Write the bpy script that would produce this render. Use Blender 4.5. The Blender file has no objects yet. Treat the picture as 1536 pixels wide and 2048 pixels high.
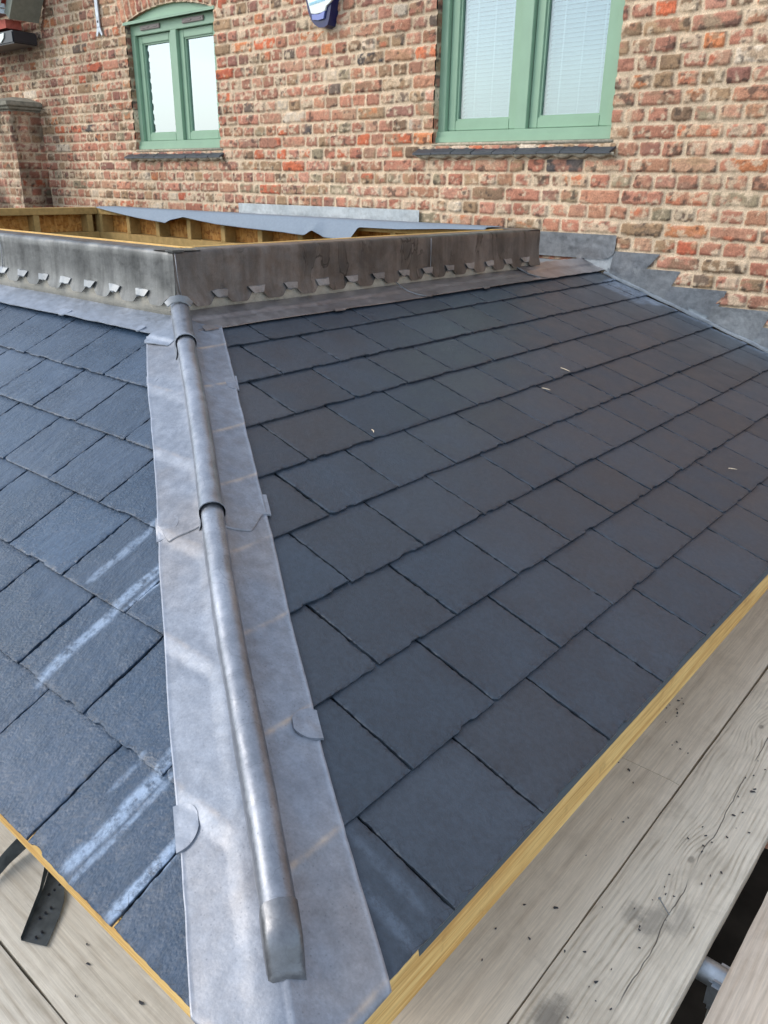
import bpy, bmesh, math, random
import numpy as np
from mathutils import Vector, Matrix
random.seed(7)
rad = math.radians
SC = bpy.context.scene
COL = SC.collection

# ------------------------------------------------------------------ camera
CAM = Vector((0.432, -0.355, 3.521))
def cam_axes(a, b, c):
    f = np.array([-math.sin(a)*math.cos(b), math.cos(a)*math.cos(b), -math.sin(b)])
    r = np.array([math.cos(a), math.sin(a), 0.0]); u = np.cross(r, f)
    return r*math.cos(c)+u*math.sin(c), -r*math.sin(c)+u*math.cos(c), f
_r, _u, _f = cam_axes(0.6986414, 0.3930046, 0.0162026)
cd = bpy.data.cameras.new('camera'); cam = bpy.data.objects.new('camera', cd); COL.objects.link(cam)
cd.sensor_fit = 'HORIZONTAL'; cd.sensor_width = 36.0; cd.lens = 36.0*1584.09/1536.0
cd.clip_start = 0.05; cd.clip_end = 500
M = Matrix.Identity(4)
for i in range(3):
    M[i][0], M[i][1], M[i][2], M[i][3] = float(_r[i]), float(_u[i]), float(-_f[i]), CAM[i]
cam.matrix_world = M
SC.camera = cam

# ------------------------------------------------------------------ light
SUN_DIR = Vector((-0.62, -0.62, 0.62)).normalized()
W = bpy.data.worlds.new("World"); SC.world = W; W.use_nodes = True
wt = W.node_tree; wt.nodes.clear()
wo = wt.nodes.new('ShaderNodeOutputWorld'); bg = wt.nodes.new('ShaderNodeBackground')
sky = wt.nodes.new('ShaderNodeTexSky'); sky.sky_type = 'NISHITA'; sky.sun_disc = False
sky.sun_elevation = math.asin(SUN_DIR.z); sky.sun_rotation = math.atan2(SUN_DIR.x, SUN_DIR.y) % (2*math.pi)
sky.altitude = 50; sky.air_density = 1.0; sky.dust_density = 1.2; sky.ozone_density = 1.0
tcw = wt.nodes.new('ShaderNodeTexCoord'); mpw = wt.nodes.new('ShaderNodeMapping'); mpw.inputs['Scale'].default_value = (1, 1, 3.2)
nzw = wt.nodes.new('ShaderNodeTexNoise'); nzw.inputs['Scale'].default_value = 1.7; nzw.inputs['Detail'].default_value = 4
rpw = wt.nodes.new('ShaderNodeValToRGB'); rpw.color_ramp.elements[0].position = 0.35; rpw.color_ramp.elements[1].position = 0.68
rpw.color_ramp.elements[0].color = (0.12, 0.12, 0.12, 1); rpw.color_ramp.elements[1].color = (0.6, 0.6, 0.6, 1)
mxw = wt.nodes.new('ShaderNodeMix'); mxw.data_type = 'RGBA'
wt.links.new(tcw.outputs['Generated'], mpw.inputs[0]); wt.links.new(mpw.outputs[0], nzw.inputs['Vector'])
wt.links.new(nzw.outputs['Fac'], rpw.inputs[0]); sxw = wt.nodes.new('ShaderNodeSeparateXYZ'); wt.links.new(tcw.outputs['Generated'], sxw.inputs[0])
hzw = wt.nodes.new('ShaderNodeMapRange'); hzw.inputs['From Min'].default_value = 0.02; hzw.inputs['From Max'].default_value = 0.20
hzw.inputs['To Min'].default_value = 0.9; hzw.inputs['To Max'].default_value = 0.0; wt.links.new(sxw.outputs['Z'], hzw.inputs['Value'])
mmw = wt.nodes.new('ShaderNodeMath'); mmw.operation = 'MAXIMUM'; wt.links.new(rpw.outputs[0], mmw.inputs[0]); wt.links.new(hzw.outputs[0], mmw.inputs[1])
wt.links.new(mmw.outputs[0], mxw.inputs['Factor'])
wt.links.new(sky.outputs[0], mxw.inputs['A']); mxw.inputs['B'].default_value = (7.2, 7.9, 8.6, 1)
wt.links.new(mxw.outputs['Result'], bg.inputs['Color']); bg.inputs['Strength'].default_value = 0.15
wt.links.new(bg.outputs[0], wo.inputs[0])
sd = bpy.data.lights.new('sun', 'SUN'); sd.energy = 0.85; sd.angle = rad(28); sd.color = (1.0, 0.93, 0.84)
so = bpy.data.objects.new('sun', sd); COL.objects.link(so); so.location = (-6, -6, 12)
so.rotation_euler = SUN_DIR.to_track_quat('Z', 'Y').to_euler()
SC.view_settings.view_transform = 'Standard'; SC.view_settings.look = 'None'
SC.view_settings.gamma = 1.0; SC.view_settings.use_curve_mapping = False
SC.view_settings.exposure = 0.78

# ------------------------------------------------------------------ measures (metres)
Z0 = 2.6                              # height of the eaves corner, which is the origin in plan
t1 = math.tan(rad(18.5)); t2 = t1/0.70
c1, s1 = math.cos(rad(18.5)), math.sin(rad(18.5))
th2 = math.atan(t2); c2, s2 = math.cos(th2), math.sin(th2)
YW = 3.772                            # house wall face
KX, KY, KT = -1.65, 1.128, 3.322      # outer corner and top of the upstand
KX2, KY2 = -5.50, 3.27
GAUGE = 0.187
DECK = 2.15

# ------------------------------------------------------------------ helpers
def srgb(r, g, b, a=1.0):
    f = lambda c: (c/255/12.92 if c/255 <= .04045 else ((c/255+.055)/1.055)**2.4)
    return (f(r), f(g), f(b), a)
def sl(r, g, b): return np.array(srgb(r, g, b)[:3])
def ss(e0, e1, x):
    t = np.clip((x-e0)/(e1-e0), 0, 1); return t*t*(3-2*t)
_tab = np.random.RandomState(5).rand(256, 256)
def vn(x, y, s=0):
    x = np.asarray(x, float)+s*17.31; y = np.asarray(y, float)+s*9.77
    xi = np.floor(x).astype(int); yi = np.floor(y).astype(int); fx = x-xi; fy = y-yi
    fx = fx*fx*(3-2*fx); fy = fy*fy*(3-2*fy)
    g = lambda a, b: _tab[(a) % 256, (b) % 256]
    return (g(xi, yi)*(1-fx)+g(xi+1, yi)*fx)*(1-fy)+(g(xi, yi+1)*(1-fx)+g(xi+1, yi+1)*fx)*fy
def fbm(x, y, s=0, o=4):
    v = 0; a = .5; t = 0
    for k in range(o):
        v = v+a*vn(x*2**k, y*2**k, s+k*3); t += a; a *= .5
    return v/t
def rnd(i, j, k=0):
    v = np.sin(np.asarray(i)*127.1+np.asarray(j)*311.7+k*74.7)*43758.5453
    return v-np.floor(v)
def empty(name, loc, label, cat, group=None, kind=None, rz=0):
    o = bpy.data.objects.new(name, None); COL.objects.link(o); o.location = loc; o.rotation_euler = (0, 0, rz)
    o.empty_display_size = .1
    return tag(o, label, cat, group, kind)
def tag(o, label=None, cat=None, group=None, kind=None):
    if label: o['label'] = label
    if cat: o['category'] = cat
    if group: o['group'] = group
    if kind: o['kind'] = kind
    return o
def link(name, me, mat=None, parent=None, world=True):
    o = bpy.data.objects.new(name, me); COL.objects.link(o)
    if mat: me.materials.append(mat)
    if parent:
        o.parent = parent
        if world:
            root = parent; t = Matrix.Identity(4)
            while root.parent: root = root.parent
            if root is parent: t = (Matrix.Translation(root.location) @ root.rotation_euler.to_matrix().to_4x4()).inverted()
            o.matrix_parent_inverse = t
    return o
def mesh_np(name, V, F, smooth=True, cols=None):
    me = bpy.data.meshes.new(name)
    V = np.ascontiguousarray(V, np.float32).reshape(-1, 3); F = np.ascontiguousarray(F, np.int32)
    n, k = F.shape
    me.vertices.add(len(V)); me.vertices.foreach_set('co', V.ravel())
    me.loops.add(n*k); me.loops.foreach_set('vertex_index', F.ravel())
    me.polygons.add(n); me.polygons.foreach_set('loop_start', np.arange(0, n*k, k, dtype=np.int32))
    me.polygons.foreach_set('loop_total', np.full(n, k, np.int32))
    me.update(calc_edges=True)
    if cols:
        for nm, c in cols.items():
            a = me.color_attributes.new(nm, 'FLOAT_COLOR', 'POINT')
            c4 = np.ones((len(V), 4), np.float32); c4[:, :c.shape[-1]] = c.reshape(len(V), -1); a.data.foreach_set('color', c4.ravel())
    me.polygons.foreach_set('use_smooth', np.full(n, smooth, bool))
    return me
def grid_faces(nu, nv, off=0):
    i = np.arange(nu*nv).reshape(nu, nv)
    return np.stack([i[:-1, :-1], i[1:, :-1], i[1:, 1:], i[:-1, 1:]], -1).reshape(-1, 4)+off
class MB:
    """collects boxes, tubes and sheets into one mesh"""
    def __init__(s): s.V = []; s.F = []; s.n = 0
    def add(s, V, F):
        V = np.asarray(V, float).reshape(-1, 3); s.V.append(V)
        s.F += [tuple(int(a)+s.n for a in f) for f in F]; s.n += len(V); return s
    def box(s, a, b, bev=0.0):
        x0, y0, z0 = np.minimum(a, b); x1, y1, z1 = np.maximum(a, b)
        bm = bmesh.new(); bmesh.ops.create_cube(bm, size=1)
        for v in bm.verts: v.co = Vector(((x0+x1)/2+v.co.x*(x1-x0), (y0+y1)/2+v.co.y*(y1-y0), (z0+z1)/2+v.co.z*(z1-z0)))
        if bev: bmesh.ops.bevel(bm, geom=bm.edges[:], offset=bev, segments=2, affect='EDGES')
        bm.verts.index_update()
        s.add([v.co[:] for v in bm.verts], [[v.index for v in f.verts] for f in bm.faces]); bm.free(); return s
    def tube(s, pts, r, seg=16, cap=True):
        pts = [Vector(p) for p in pts]; V = []; F = []
        for i, p in enumerate(pts):
            d = (pts[min(i+1, len(pts)-1)]-pts[max(i-1, 0)]).normalized()
            a = d.cross(Vector((0, 0, 1)) if abs(d.z) < .9 else Vector((1, 0, 0))).normalized(); b = d.cross(a)
            rr = r[i] if isinstance(r, (list, tuple)) else r
            for k in range(seg):
                t = 2*math.pi*k/seg; V.append((p+(a*math.cos(t)+b*math.sin(t))*rr)[:])
        for i in range(len(pts)-1):
            for k in range(seg):
                F.append((i*seg+k, i*seg+(k+1) % seg, (i+1)*seg+(k+1) % seg, (i+1)*seg+k))
        if cap: F.append(tuple(range(seg))); F.append(tuple(range((len(pts)-1)*seg, len(pts)*seg))[::-1])
        return s.add(V, F)
    def sheet(s, P, N, th):
        """closed sheet: P (nu,nv,3) top surface, N offset normal, th thickness"""
        P = np.asarray(P, float); nu, nv, _ = P.shape; N = np.asarray(N, float); Q = P-N*th
        n = nu*nv; F = [tuple(f) for f in grid_faces(nu, nv)]+[tuple(f[::-1]) for f in grid_faces(nu, nv, n)]
        i = np.arange(n).reshape(nu, nv)
        loop = list(i[:, 0])+list(i[-1, 1:])+list(i[:-1, -1][::-1])+list(i[0, 1:-1][::-1])
        for a, b in zip(loop, loop[1:]+loop[:1]): F.append((b, a, a+n, b+n))
        return s.add(np.concatenate([P.reshape(-1, 3), Q.reshape(-1, 3)]), F)
    def prism(s, poly, y0, y1, ax=1):
        """poly of (u,v) extruded along axis ax"""
        n = len(poly); V = []
        for y in (y0, y1):
            for u, v in poly:
                V.append((u, y, v) if ax == 1 else ((y, u, v) if ax == 0 else (u, v, y)))
        F = [tuple(range(n)), tuple(range(2*n-1, n-1, -1))]+[(i, (i+1) % n, n+(i+1) % n, n+i) for i in range(n)]
        return s.add(V, F)
    def build(s, name, mat=None, parent=None, smooth=False, label=None, auto=None):
        me = bpy.data.meshes.new(name); me.from_pydata([tuple(v) for v in np.concatenate(s.V)], [], s.F)
        bm = bmesh.new(); bm.from_mesh(me); bmesh.ops.recalc_face_normals(bm, faces=bm.faces)
        if auto:
            for f in bm.faces: f.smooth = True
            for e in bm.edges: e.smooth = len(e.link_faces) == 2 and e.calc_face_angle(0) < rad(auto)
        elif smooth:
            for f in bm.faces: f.smooth = True
        bm.to_mesh(me); bm.free()
        o = link(name, me, mat, parent)
        if label: o['label'] = label
        return o

# ------------------------------------------------------------------ materials
class Mt:
    def __init__(s, name, color=(.5, .5, .5, 1), rough=.6, metal=0.0, spec=.5):
        s.m = bpy.data.materials.new(name); s.m.use_nodes = True; s.t = s.m.node_tree
        s.b = s.t.nodes['Principled BSDF']; s.tc = None
        s.set('Base Color', color); s.set('Roughness', rough); s.set('Metallic', metal); s.set('Specular IOR Level', spec)
    def put(s, sock, v):
        if v is None: return
        if isinstance(v, bpy.types.NodeSocket): s.t.links.new(v, sock)
        else:
            if isinstance(v, (tuple, list)) and sock.type == 'VECTOR': v = tuple(v)[:3]
            sock.default_value = v
    def set(s, k, v): s.put(s.b.inputs[k], v)
    def co(s):
        if not s.tc: s.tc = s.t.nodes.new('ShaderNodeTexCoord')
        return s.tc.outputs['Object']
    def rndm(s): return s.t.nodes.new('ShaderNodeObjectInfo').outputs['Random']
    def map(s, scale=(1, 1, 1), loc=(0, 0, 0), rot=(0, 0, 0), vec=None):
        n = s.t.nodes.new('ShaderNodeMapping'); s.put(n.inputs['Vector'], vec or s.co())
        s.put(n.inputs['Scale'], scale); s.put(n.inputs['Location'], loc); s.put(n.inputs['Rotation'], rot); return n.outputs[0]
    def noise(s, scale, detail=4, rough=.55, vec=None, dist=0.0, col=False):
        n = s.t.nodes.new('ShaderNodeTexNoise'); s.put(n.inputs['Vector'], vec or s.co()); n.inputs['Scale'].default_value = scale
        n.inputs['Detail'].default_value = detail; n.inputs['Roughness'].default_value = rough; n.inputs['Distortion'].default_value = dist
        return n.outputs['Color' if col else 'Fac']
    def vor(s, scale, vec=None, feat='F1', out='Distance', rnds=1.0):
        n = s.t.nodes.new('ShaderNodeTexVoronoi'); n.feature = feat; s.put(n.inputs['Vector'], vec or s.co())
        n.inputs['Scale'].default_value = scale; n.inputs['Randomness'].default_value = rnds; return n.outputs[out]
    def ma(s, op, a, b=None, c=None, clamp=False):
        n = s.t.nodes.new('ShaderNodeMath'); n.operation = op; n.use_clamp = clamp
        s.put(n.inputs[0], a); s.put(n.inputs[1], b); s.put(n.inputs[2], c); return n.outputs[0]
    def mr(s, v, a, b, c=0.0, d=1.0):
        n = s.t.nodes.new('ShaderNodeMapRange'); n.interpolation_type = 'SMOOTHSTEP'; s.put(n.inputs['Value'], v)
        for k, x in zip(('From Min', 'From Max', 'To Min', 'To Max'), (a, b, c, d)): n.inputs[k].default_value = x
        return n.outputs['Result']
    def mix(s, f, a, b, mode='MIX'):
        n = s.t.nodes.new('ShaderNodeMix'); n.data_type = 'RGBA'; n.blend_type = mode
        s.put(n.inputs['Factor'], f); s.put(n.inputs['A'], a); s.put(n.inputs['B'], b); return n.outputs['Result']
    def attr(s, name, comp=None):
        n = s.t.nodes.new('ShaderNodeAttribute'); n.attribute_name = name
        if comp is None: return n.outputs['Color']
        p = s.t.nodes.new('ShaderNodeSeparateColor'); s.t.links.new(n.outputs['Color'], p.inputs[0]); return p.outputs[comp]
    def xyz(s, vec=None):
        p = s.t.nodes.new('ShaderNodeSeparateXYZ'); s.put(p.inputs[0], vec or s.co()); return p.outputs
    def comb(s, x, y, z):
        p = s.t.nodes.new('ShaderNodeCombineXYZ'); [s.put(p.inputs[i], v) for i, v in enumerate((x, y, z))]; return p.outputs[0]
    def bump(s, h, strength=.5, dist=.002, prev=None):
        n = s.t.nodes.new('ShaderNodeBump'); s.put(n.inputs['Height'], h); n.inputs['Strength'].default_value = strength
        n.inputs['Distance'].default_value = dist
        if prev: s.t.links.new(prev, n.inputs['Normal'])
        s.t.links.new(n.outputs[0], s.b.inputs['Normal']); return n.outputs[0]

def m_brick():
    k = Mt('brickwork', rough=.9, spec=.25)
    c = k.attr('col'); n1 = k.noise(140, 4, .65); n2 = k.noise(33, 5, .6)
    v = k.mr(n1, .25, .75, .72, 1.22); v2 = k.mr(n2, .3, .7, .86, 1.12)
    c = k.mix(1.0, c, k.ma('MULTIPLY', v, v2), 'MULTIPLY')
    k.set('Base Color', c); k.bump(k.ma('ADD', n1, n2), .55, .004); return k.m
def m_slate(name, lit, coarse):
    k = Mt(name, rough=.45, spec=.5)
    tone = k.attr('sl', 0); eff = k.attr('sl', 1); edge = k.attr('sl', 2); hue = k.attr('sh', 0)
    n1 = k.noise(9, 5, .6); n2 = k.noise(95, 4, .7); n3 = k.noise(330, 2, .5)
    a, b = lit
    base = k.mix(hue, a, b)
    v = k.ma('MULTIPLY', k.mr(n1, .25, .75, .9, 1.1), k.mr(n2, .3, .7, .86, 1.16))
    v = k.ma('MULTIPLY', v, k.ma('MULTIPLY', tone, 2.0))
    base = k.mix(1.0, base, v, 'MULTIPLY')
    dk = k.ma('MULTIPLY', edge, k.mr(k.noise(60, 5, .75), .5, .62))
    base = k.mix(k.ma('MULTIPLY', dk, .55), base, (.012, .014, .02, 1))
    e2 = k.ma('MULTIPLY', eff, k.mr(k.noise(45, 6, .75), .32, .62), clamp=True)
    base = k.mix(e2, base, (.32, .41, .54, 1))
    ck = k.mr(k.vor(48, k.map((1, 1, 1)), 'DISTANCE_TO_EDGE'), .0, .05, 1, 0)
    ck = k.ma('MULTIPLY', k.ma('MULTIPLY', ck, edge), k.mr(k.noise(26, 4), .48, .58))
    base = k.mix(k.ma('MULTIPLY', ck, .8), base, (.008, .010, .014, 1))
    sp = k.mr(k.vor(75), 0.0, .045, 1.0, 0.0)
    base = k.mix(k.ma('MULTIPLY', sp, k.mr(k.noise(20, 2), .55, .6, 0, .55)), base, (.4, .42, .45, 1))
    k.set('Base Color', base)
    k.set('Roughness', k.ma('ADD', k.mr(n1, .3, .7, .24 if coarse else .35, .36 if coarse else .48), k.ma('MULTIPLY', e2, .3)))
    if coarse:
        w = k.noise(5, 2, .5, col=True); vec = k.mix(.02, k.co(), w)
        p = k.vor(210, vec, 'SMOOTH_F1'); q = k.vor(95, k.map((1, .35, 1), vec=vec), 'SMOOTH_F1')
        big = k.noise(26, 8, .72, k.map((1.8, .5, 1)), .5)
        h = k.ma('ADD', k.ma('MULTIPLY', p, .55), k.ma('ADD', k.ma('MULTIPLY', q, .5), k.ma('MULTIPLY', big, 2.6)))
        h = k.ma('MULTIPLY', h, k.mr(k.noise(7, 2), .3, .7, .45, 1.3)); k.bump(h, .9, .0020)
    else:
        big = k.noise(22, 7, .7, k.map((1, 1, 1)), .4)
        k.bump(k.ma('ADD', k.ma('MULTIPLY', big, 1.2), k.ma('ADD', k.ma('MULTIPLY', n2, .35), k.ma('MULTIPLY', n3, .3))), .75, .0020)
    return k.m
def m_lead(name, c1_, c2_, rough=(.38, .55), metal=.55, streak=None, pits=False, marks=False):
    k = Mt(name, rough=.45, metal=metal, spec=.5)
    n1 = k.noise(4.5, 6, .6, dist=.6); n2 = k.noise(38, 5, .65); n3 = k.noise(220, 3, .6)
    c = k.mix(k.mr(n1, .3, .72), c1_, c2_)
    c = k.mix(1.0, c, k.ma('MULTIPLY', k.mr(n2, .3, .7, .88, 1.1), k.mr(n3, .3, .7, .93, 1.06)), 'MULTIPLY')
    r = k.mr(n2, .3, .7, rough[0], rough[1])
    if streak:
        st = k.noise(1.0, 5, .65, k.map(streak), .3)
        c = k.mix(1.0, c, k.mr(st, .3, .7, .66, 1.22), 'MULTIPLY')
    if marks:
        nn = k.noise(11, 3, .5, k.map((1, 1, .45)), .9)
        band = k.ma('SUBTRACT', 1.0, k.mr(k.ma('ABSOLUTE', k.ma('SUBTRACT', nn, .52)), .004, .02))
        x = k.xyz(); gate = k.ma('MULTIPLY', k.mr(x[1], 1.25, 1.35), k.mr(k.noise(3, 2), .42, .55))
        inner = k.mr(nn, .52, .56)
        c = k.mix(k.ma('MULTIPLY', k.ma('MULTIPLY', inner, gate), .45), c, (.055, .055, .052, 1))
        c = k.mix(k.ma('MULTIPLY', k.ma('MULTIPLY', band, gate), .75), c, (.03, .03, .028, 1))
    if pits:
        p = k.mr(k.vor(95), .0, .20, 1, 0); g = k.mr(k.noise(6, 3), .44, .58)
        pm = k.ma('MULTIPLY', k.ma('MULTIPLY', p, g), .75)
        c = k.mix(pm, c, (.10, .105, .12, 1))
    # ochre oxide bloom where the sheet has been dressed over the slate edges
    sc = k.ma('SUBTRACT', 1.0, k.mr(k.ma('ABSOLUTE', k.ma('SUBTRACT', k.noise(7, 2, .5, dist=2.0), .5)), .0, .008)); c = k.mix(k.ma('MULTIPLY', sc, .25), c, (.09, .09, .10, 1))
    k.set('Base Color', c); k.set('Roughness', r)
    k.bump(k.ma('ADD', k.ma('MULTIPLY', k.noise(14, 4, .5), 1.5), k.ma('MULTIPLY', n2, .4)), .35, .004)
    return k.m
def m_lead_dressed(name):
    """sheet lead with pale ochre oxide at the dressed creases (attribute 'cr')"""
    k = Mt(name, metal=.6, spec=.4)
    n1 = k.noise(4.5, 6, .6, dist=.7); n2 = k.noise(38, 5, .65); n3 = k.noise(220, 3, .6)
    c = k.mix(k.mr(n1, .25, .75), (.235, .258, .30, 1), (.29, .315, .36, 1))
    c = k.mix(k.mr(k.noise(2.2, 4), .5, .68), c, (.27, .265, .275, 1))
    c = k.mix(1.0, c, k.ma('MULTIPLY', k.mr(n2, .3, .7, .88, 1.1), k.mr(n3, .3, .7, .93, 1.06)), 'MULTIPLY')
    p = k.mr(k.vor(120), .0, .24, 1, 0); g = k.mr(k.noise(5, 3), .40, .56)
    c = k.mix(k.ma('MULTIPLY', k.ma('MULTIPLY', p, g), .6), c, (.12, .13, .15, 1))
    c = k.mix(k.ma('MULTIPLY', k.attr('cr', 0), k.mr(k.noise(25, 4), .3, .65)), c, (.50, .41, .33, 1))
    c = k.mix(k.ma('MULTIPLY', k.attr('cr', 1), .35), c, (.50, .54, .62, 1))
    k.set('Base Color', c); st = k.noise(1.0, 6, .7, k.map((30, 34, 4), rot=(0, 0, .96))); c = k.mix(1.0, c, k.mr(st, .3, .7, .88, 1.1), 'MULTIPLY'); k.set('Base Color', c); k.set('Roughness', k.mr(n2, .3, .7, .45, .60))
    k.bump(k.ma('ADD', k.ma('MULTIPLY', k.noise(12, 4, .5), 1.0), k.ma('ADD', k.ma('MULTIPLY', k.noise(4, 3, .5, k.map((1, 1, 1)), 1.5), 1.0), k.ma('MULTIPLY', n2, .45))), .45, .005)
    return k.m
def m_wood(name, light, dark, ringf=42, knots=(), stains=(), relief=.6, dirt=.5, rough=.85, wob=.35, cut=None):
    """board running along its own Y"""
    k = Mt(name, rough=rough, spec=.2)
    r = k.rndm(); x = k.xyz()
    X = x[0]; Y = k.ma('ADD', x[1], k.ma('MULTIPLY', r, 7.0))
    w = k.noise(1.0, 3, .5, k.comb(k.ma('MULTIPLY', X, 5.0), k.ma('MULTIPLY', Y, 1.1), k.ma('MULTIPLY', r, 9.0)))
    f = k.ma('ADD', k.ma('MULTIPLY', X, ringf), k.ma('MULTIPLY', w, wob*ringf*.12))
    for (kx, ky, a, b, s_) in knots:
        dx = k.ma('DIVIDE', k.ma('SUBTRACT', X, kx), a); dy = k.ma('DIVIDE', k.ma('SUBTRACT', x[1], ky), b)
        q = k.ma('ADD', k.ma('MULTIPLY', dx, dx), k.ma('MULTIPLY', dy, dy))
        f = k.ma('ADD', f, k.ma('MULTIPLY', k.ma('EXPONENT', k.ma('MULTIPLY', q, -1.0)), s_))
    sn = k.ma('MULTIPLY', k.ma('ADD', k.ma('SINE', k.ma('MULTIPLY', f, 6.2832)), 1.0), .5)
    sn = k.ma('POWER', sn, 2.2)
    fib = k.noise(1.0, 5, .7, k.comb(k.ma('MULTIPLY', X, 260.0), k.ma('MULTIPLY', Y, 9.0), r))
    fib2 = k.noise(1.0, 4, .6, k.comb(k.ma('MULTIPLY', X, 70.0), k.ma('MULTIPLY', Y, 3.0), r))
    fac = k.ma('MULTIPLY', sn, k.ma('MULTIPLY', k.mr(fib2, .3, .66, .12, 1.0), k.mr(k.noise(9, 4, .6), .35, .62, .35, 1.0)))
    c = k.mix(k.ma('MULTIPLY', fac, .8), light, dark)
    c = k.mix(1.0, c, k.mr(fib, .3, .7, .86, 1.1), 'MULTIPLY')
    d = k.noise(6, 6, .7, dist=.4)
    c = k.mix(k.ma('MULTIPLY', k.mr(d, .44, .70), dirt), c, (dark[0]*.8, dark[1]*.8, dark[2]*.8, 1))
    sp = k.ma('MULTIPLY', k.mr(k.vor(60), .02, .09, 1, 0), k.mr(k.noise(12, 3), .52, .62))
    c = k.mix(k.ma('MULTIPLY', sp, .6*dirt), c, (.07, .06, .05, 1))
    for (kx, ky, a, b, s_) in stains:
        dx = k.ma('DIVIDE', k.ma('SUBTRACT', X, kx), a); dy = k.ma('DIVIDE', k.ma('SUBTRACT', x[1], ky), b)
        q = k.ma('SQRT', k.ma('ADD', k.ma('MULTIPLY', dx, dx), k.ma('MULTIPLY', dy, dy)))
        q = k.ma('ADD', q, k.ma('MULTIPLY', k.noise(22, 6, .7), 1.9))
        c = k.mix(k.ma('MULTIPLY', k.mr(q, 1.25, 2.3, 1, 0), s_*.85), c, (.085, .08, .075, 1))
    for (kx, ky, a, b, s_) in knots:
        dx = k.ma('DIVIDE', k.ma('SUBTRACT', X, kx), a*.22); dy = k.ma('DIVIDE', k.ma('SUBTRACT', x[1], ky), b*.16)
        q = k.ma('SQRT', k.ma('ADD', k.ma('MULTIPLY', dx, dx), k.ma('MULTIPLY', dy, dy)))
        c = k.mix(k.ma('MULTIPLY', k.mr(q, .35, 1.0, 1, 0), .5), c, (.10, .08, .06, 1))
    # a drying crack
    if cut is not None:
        cw = k.ma('ADD', X, k.ma('ADD', k.ma('MULTIPLY', x[1], cut[1]), k.ma('MULTIPLY', k.noise(7, 3, .5), .03)))
        ck = k.mr(k.ma('ABSOLUTE', k.ma('SUBTRACT', cw, cut[0])), .0005, .0018, 1, 0)
        ck = k.ma('MULTIPLY', ck, k.mr(k.noise(3, 1, vec=k.comb(k.ma('MULTIPLY', Y, 1.4), 0.0, 0.0)), .40, .5))
        c = k.mix(k.ma('MULTIPLY', ck, .85), c, (.05, .04, .035, 1))
    k.set('Base Color', c)
    k.bump(k.ma('SUBTRACT', k.ma('MULTIPLY', fib, .5), k.ma('MULTIPLY', fac, relief)), .6, .0016)
    return k.m
def m_simple(name, col, rough=.6, metal=0, nscale=30, amt=.15, bump=.2, spec=.5, dirt=None):
    k = Mt(name, rough=rough, metal=metal, spec=spec); n = k.noise(nscale, 5, .6)
    c = k.mix(1.0, col, k.mr(n, .25, .75, 1-amt, 1+amt), 'MULTIPLY')
    if dirt: c = k.mix(k.mr(k.noise(nscale*.35, 6, .7), .52, .72, 0, .7), c, dirt)
    k.set('Base Color', c); k.bump(n, bump, .002); return k.m
def m_osb():
    k = Mt('oriented_strand_board', rough=.7, spec=.3)
    v = k.vor(26, k.map((1, 1, 2.2), rot=(.4, .6, .5)), out='Color'); v2 = k.vor(38, k.map((2, 1.6, .7), rot=(.2, -.7, 1.2)), out='Color')
    c = k.mix(k.mr(v, 0, 1), srgb(196, 140, 70), srgb(150, 96, 44)); c = k.mix(k.mr(v2, .3, .9, 0, .7), c, srgb(214, 166, 96))
    k.set('Base Color', c); k.bump(v, .4, .003); return k.m
def m_glass(name, refl):
    k = Mt(name); t = k.t; t.nodes.remove(k.b)
    gl = t.nodes.new('ShaderNodeBsdfGlossy'); gl.inputs['Roughness'].default_value = .015; gl.inputs['Color'].default_value = (.86, .96, 1, 1)
    tr = t.nodes.new('ShaderNodeBsdfTransparent'); tr.inputs['Color'].default_value = (.80, .86, .86, 1)
    fr = t.nodes.new('ShaderNodeFresnel'); fr.inputs['IOR'].default_value = 1.5
    ad = t.nodes.new('ShaderNodeMath'); ad.operation = 'ADD'; ad.use_clamp = True; ad.inputs[1].default_value = refl
    mx = t.nodes.new('ShaderNodeMixShader'); t.links.new(fr.outputs[0], ad.inputs[0]); t.links.new(ad.outputs[0], mx.inputs[0])
    t.links.new(tr.outputs[0], mx.inputs[1]); t.links.new(gl.outputs[0], mx.inputs[2])
    t.links.new(mx.outputs[0], t.nodes['Material Output'].inputs[0]); return k.m

BRICK = m_brick()
SLR = m_slate('riven_slate', ((.031, .047, .067, 1), (.040, .048, .060, 1)), False)
SLL = m_slate('wet_textured_slate', ((.036, .064, .106, 1), (.046, .066, .098, 1)), True)
LEADD = m_lead_dressed('dressed_sheet_lead')
LEADR = m_lead('lead_roll', (.23, .245, .275, 1), (.36, .38, .42, 1), (.34, .50), .8, pits=True)
LEADE = m_lead('lead_roll_end', (.17, .175, .185, 1), (.32, .33, .35, 1), (.34, .5), .8)
LEADK = m_lead('patinated_lead', (.10, .102, .10, 1), (.195, .198, .192, 1), (.32, .5), .62, streak=(16, 16, 1.3))
LEADK2 = m_lead('water_marked_lead', (.11, .105, .10, 1), (.20, .185, .172, 1), (.30, .5), .62, streak=(9, 9, 1.2), marks=True)
LEADA = m_lead('apron_lead', (.27, .305, .36, 1), (.37, .405, .465, 1), (.42, .56), .6)
LEADA2 = m_lead('apron_lead_brown', (.28, .26, .26, 1), (.40, .38, .38, 1), (.32, .48), .75)
LEADU = m_lead('upstand_lead', (.40, .37, .30, 1), (.50, .46, .38, 1), (.45, .6), .3)
LEADC = m_lead('clip_lead', (.16, .17, .18, 1), (.29, .305, .31, 1), (.34, .5), .6)
LEADW = m_lead('flashing_lead', (.235, .25, .265, 1), (.34, .35, .36, 1), (.30, .37), .7)
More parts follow.
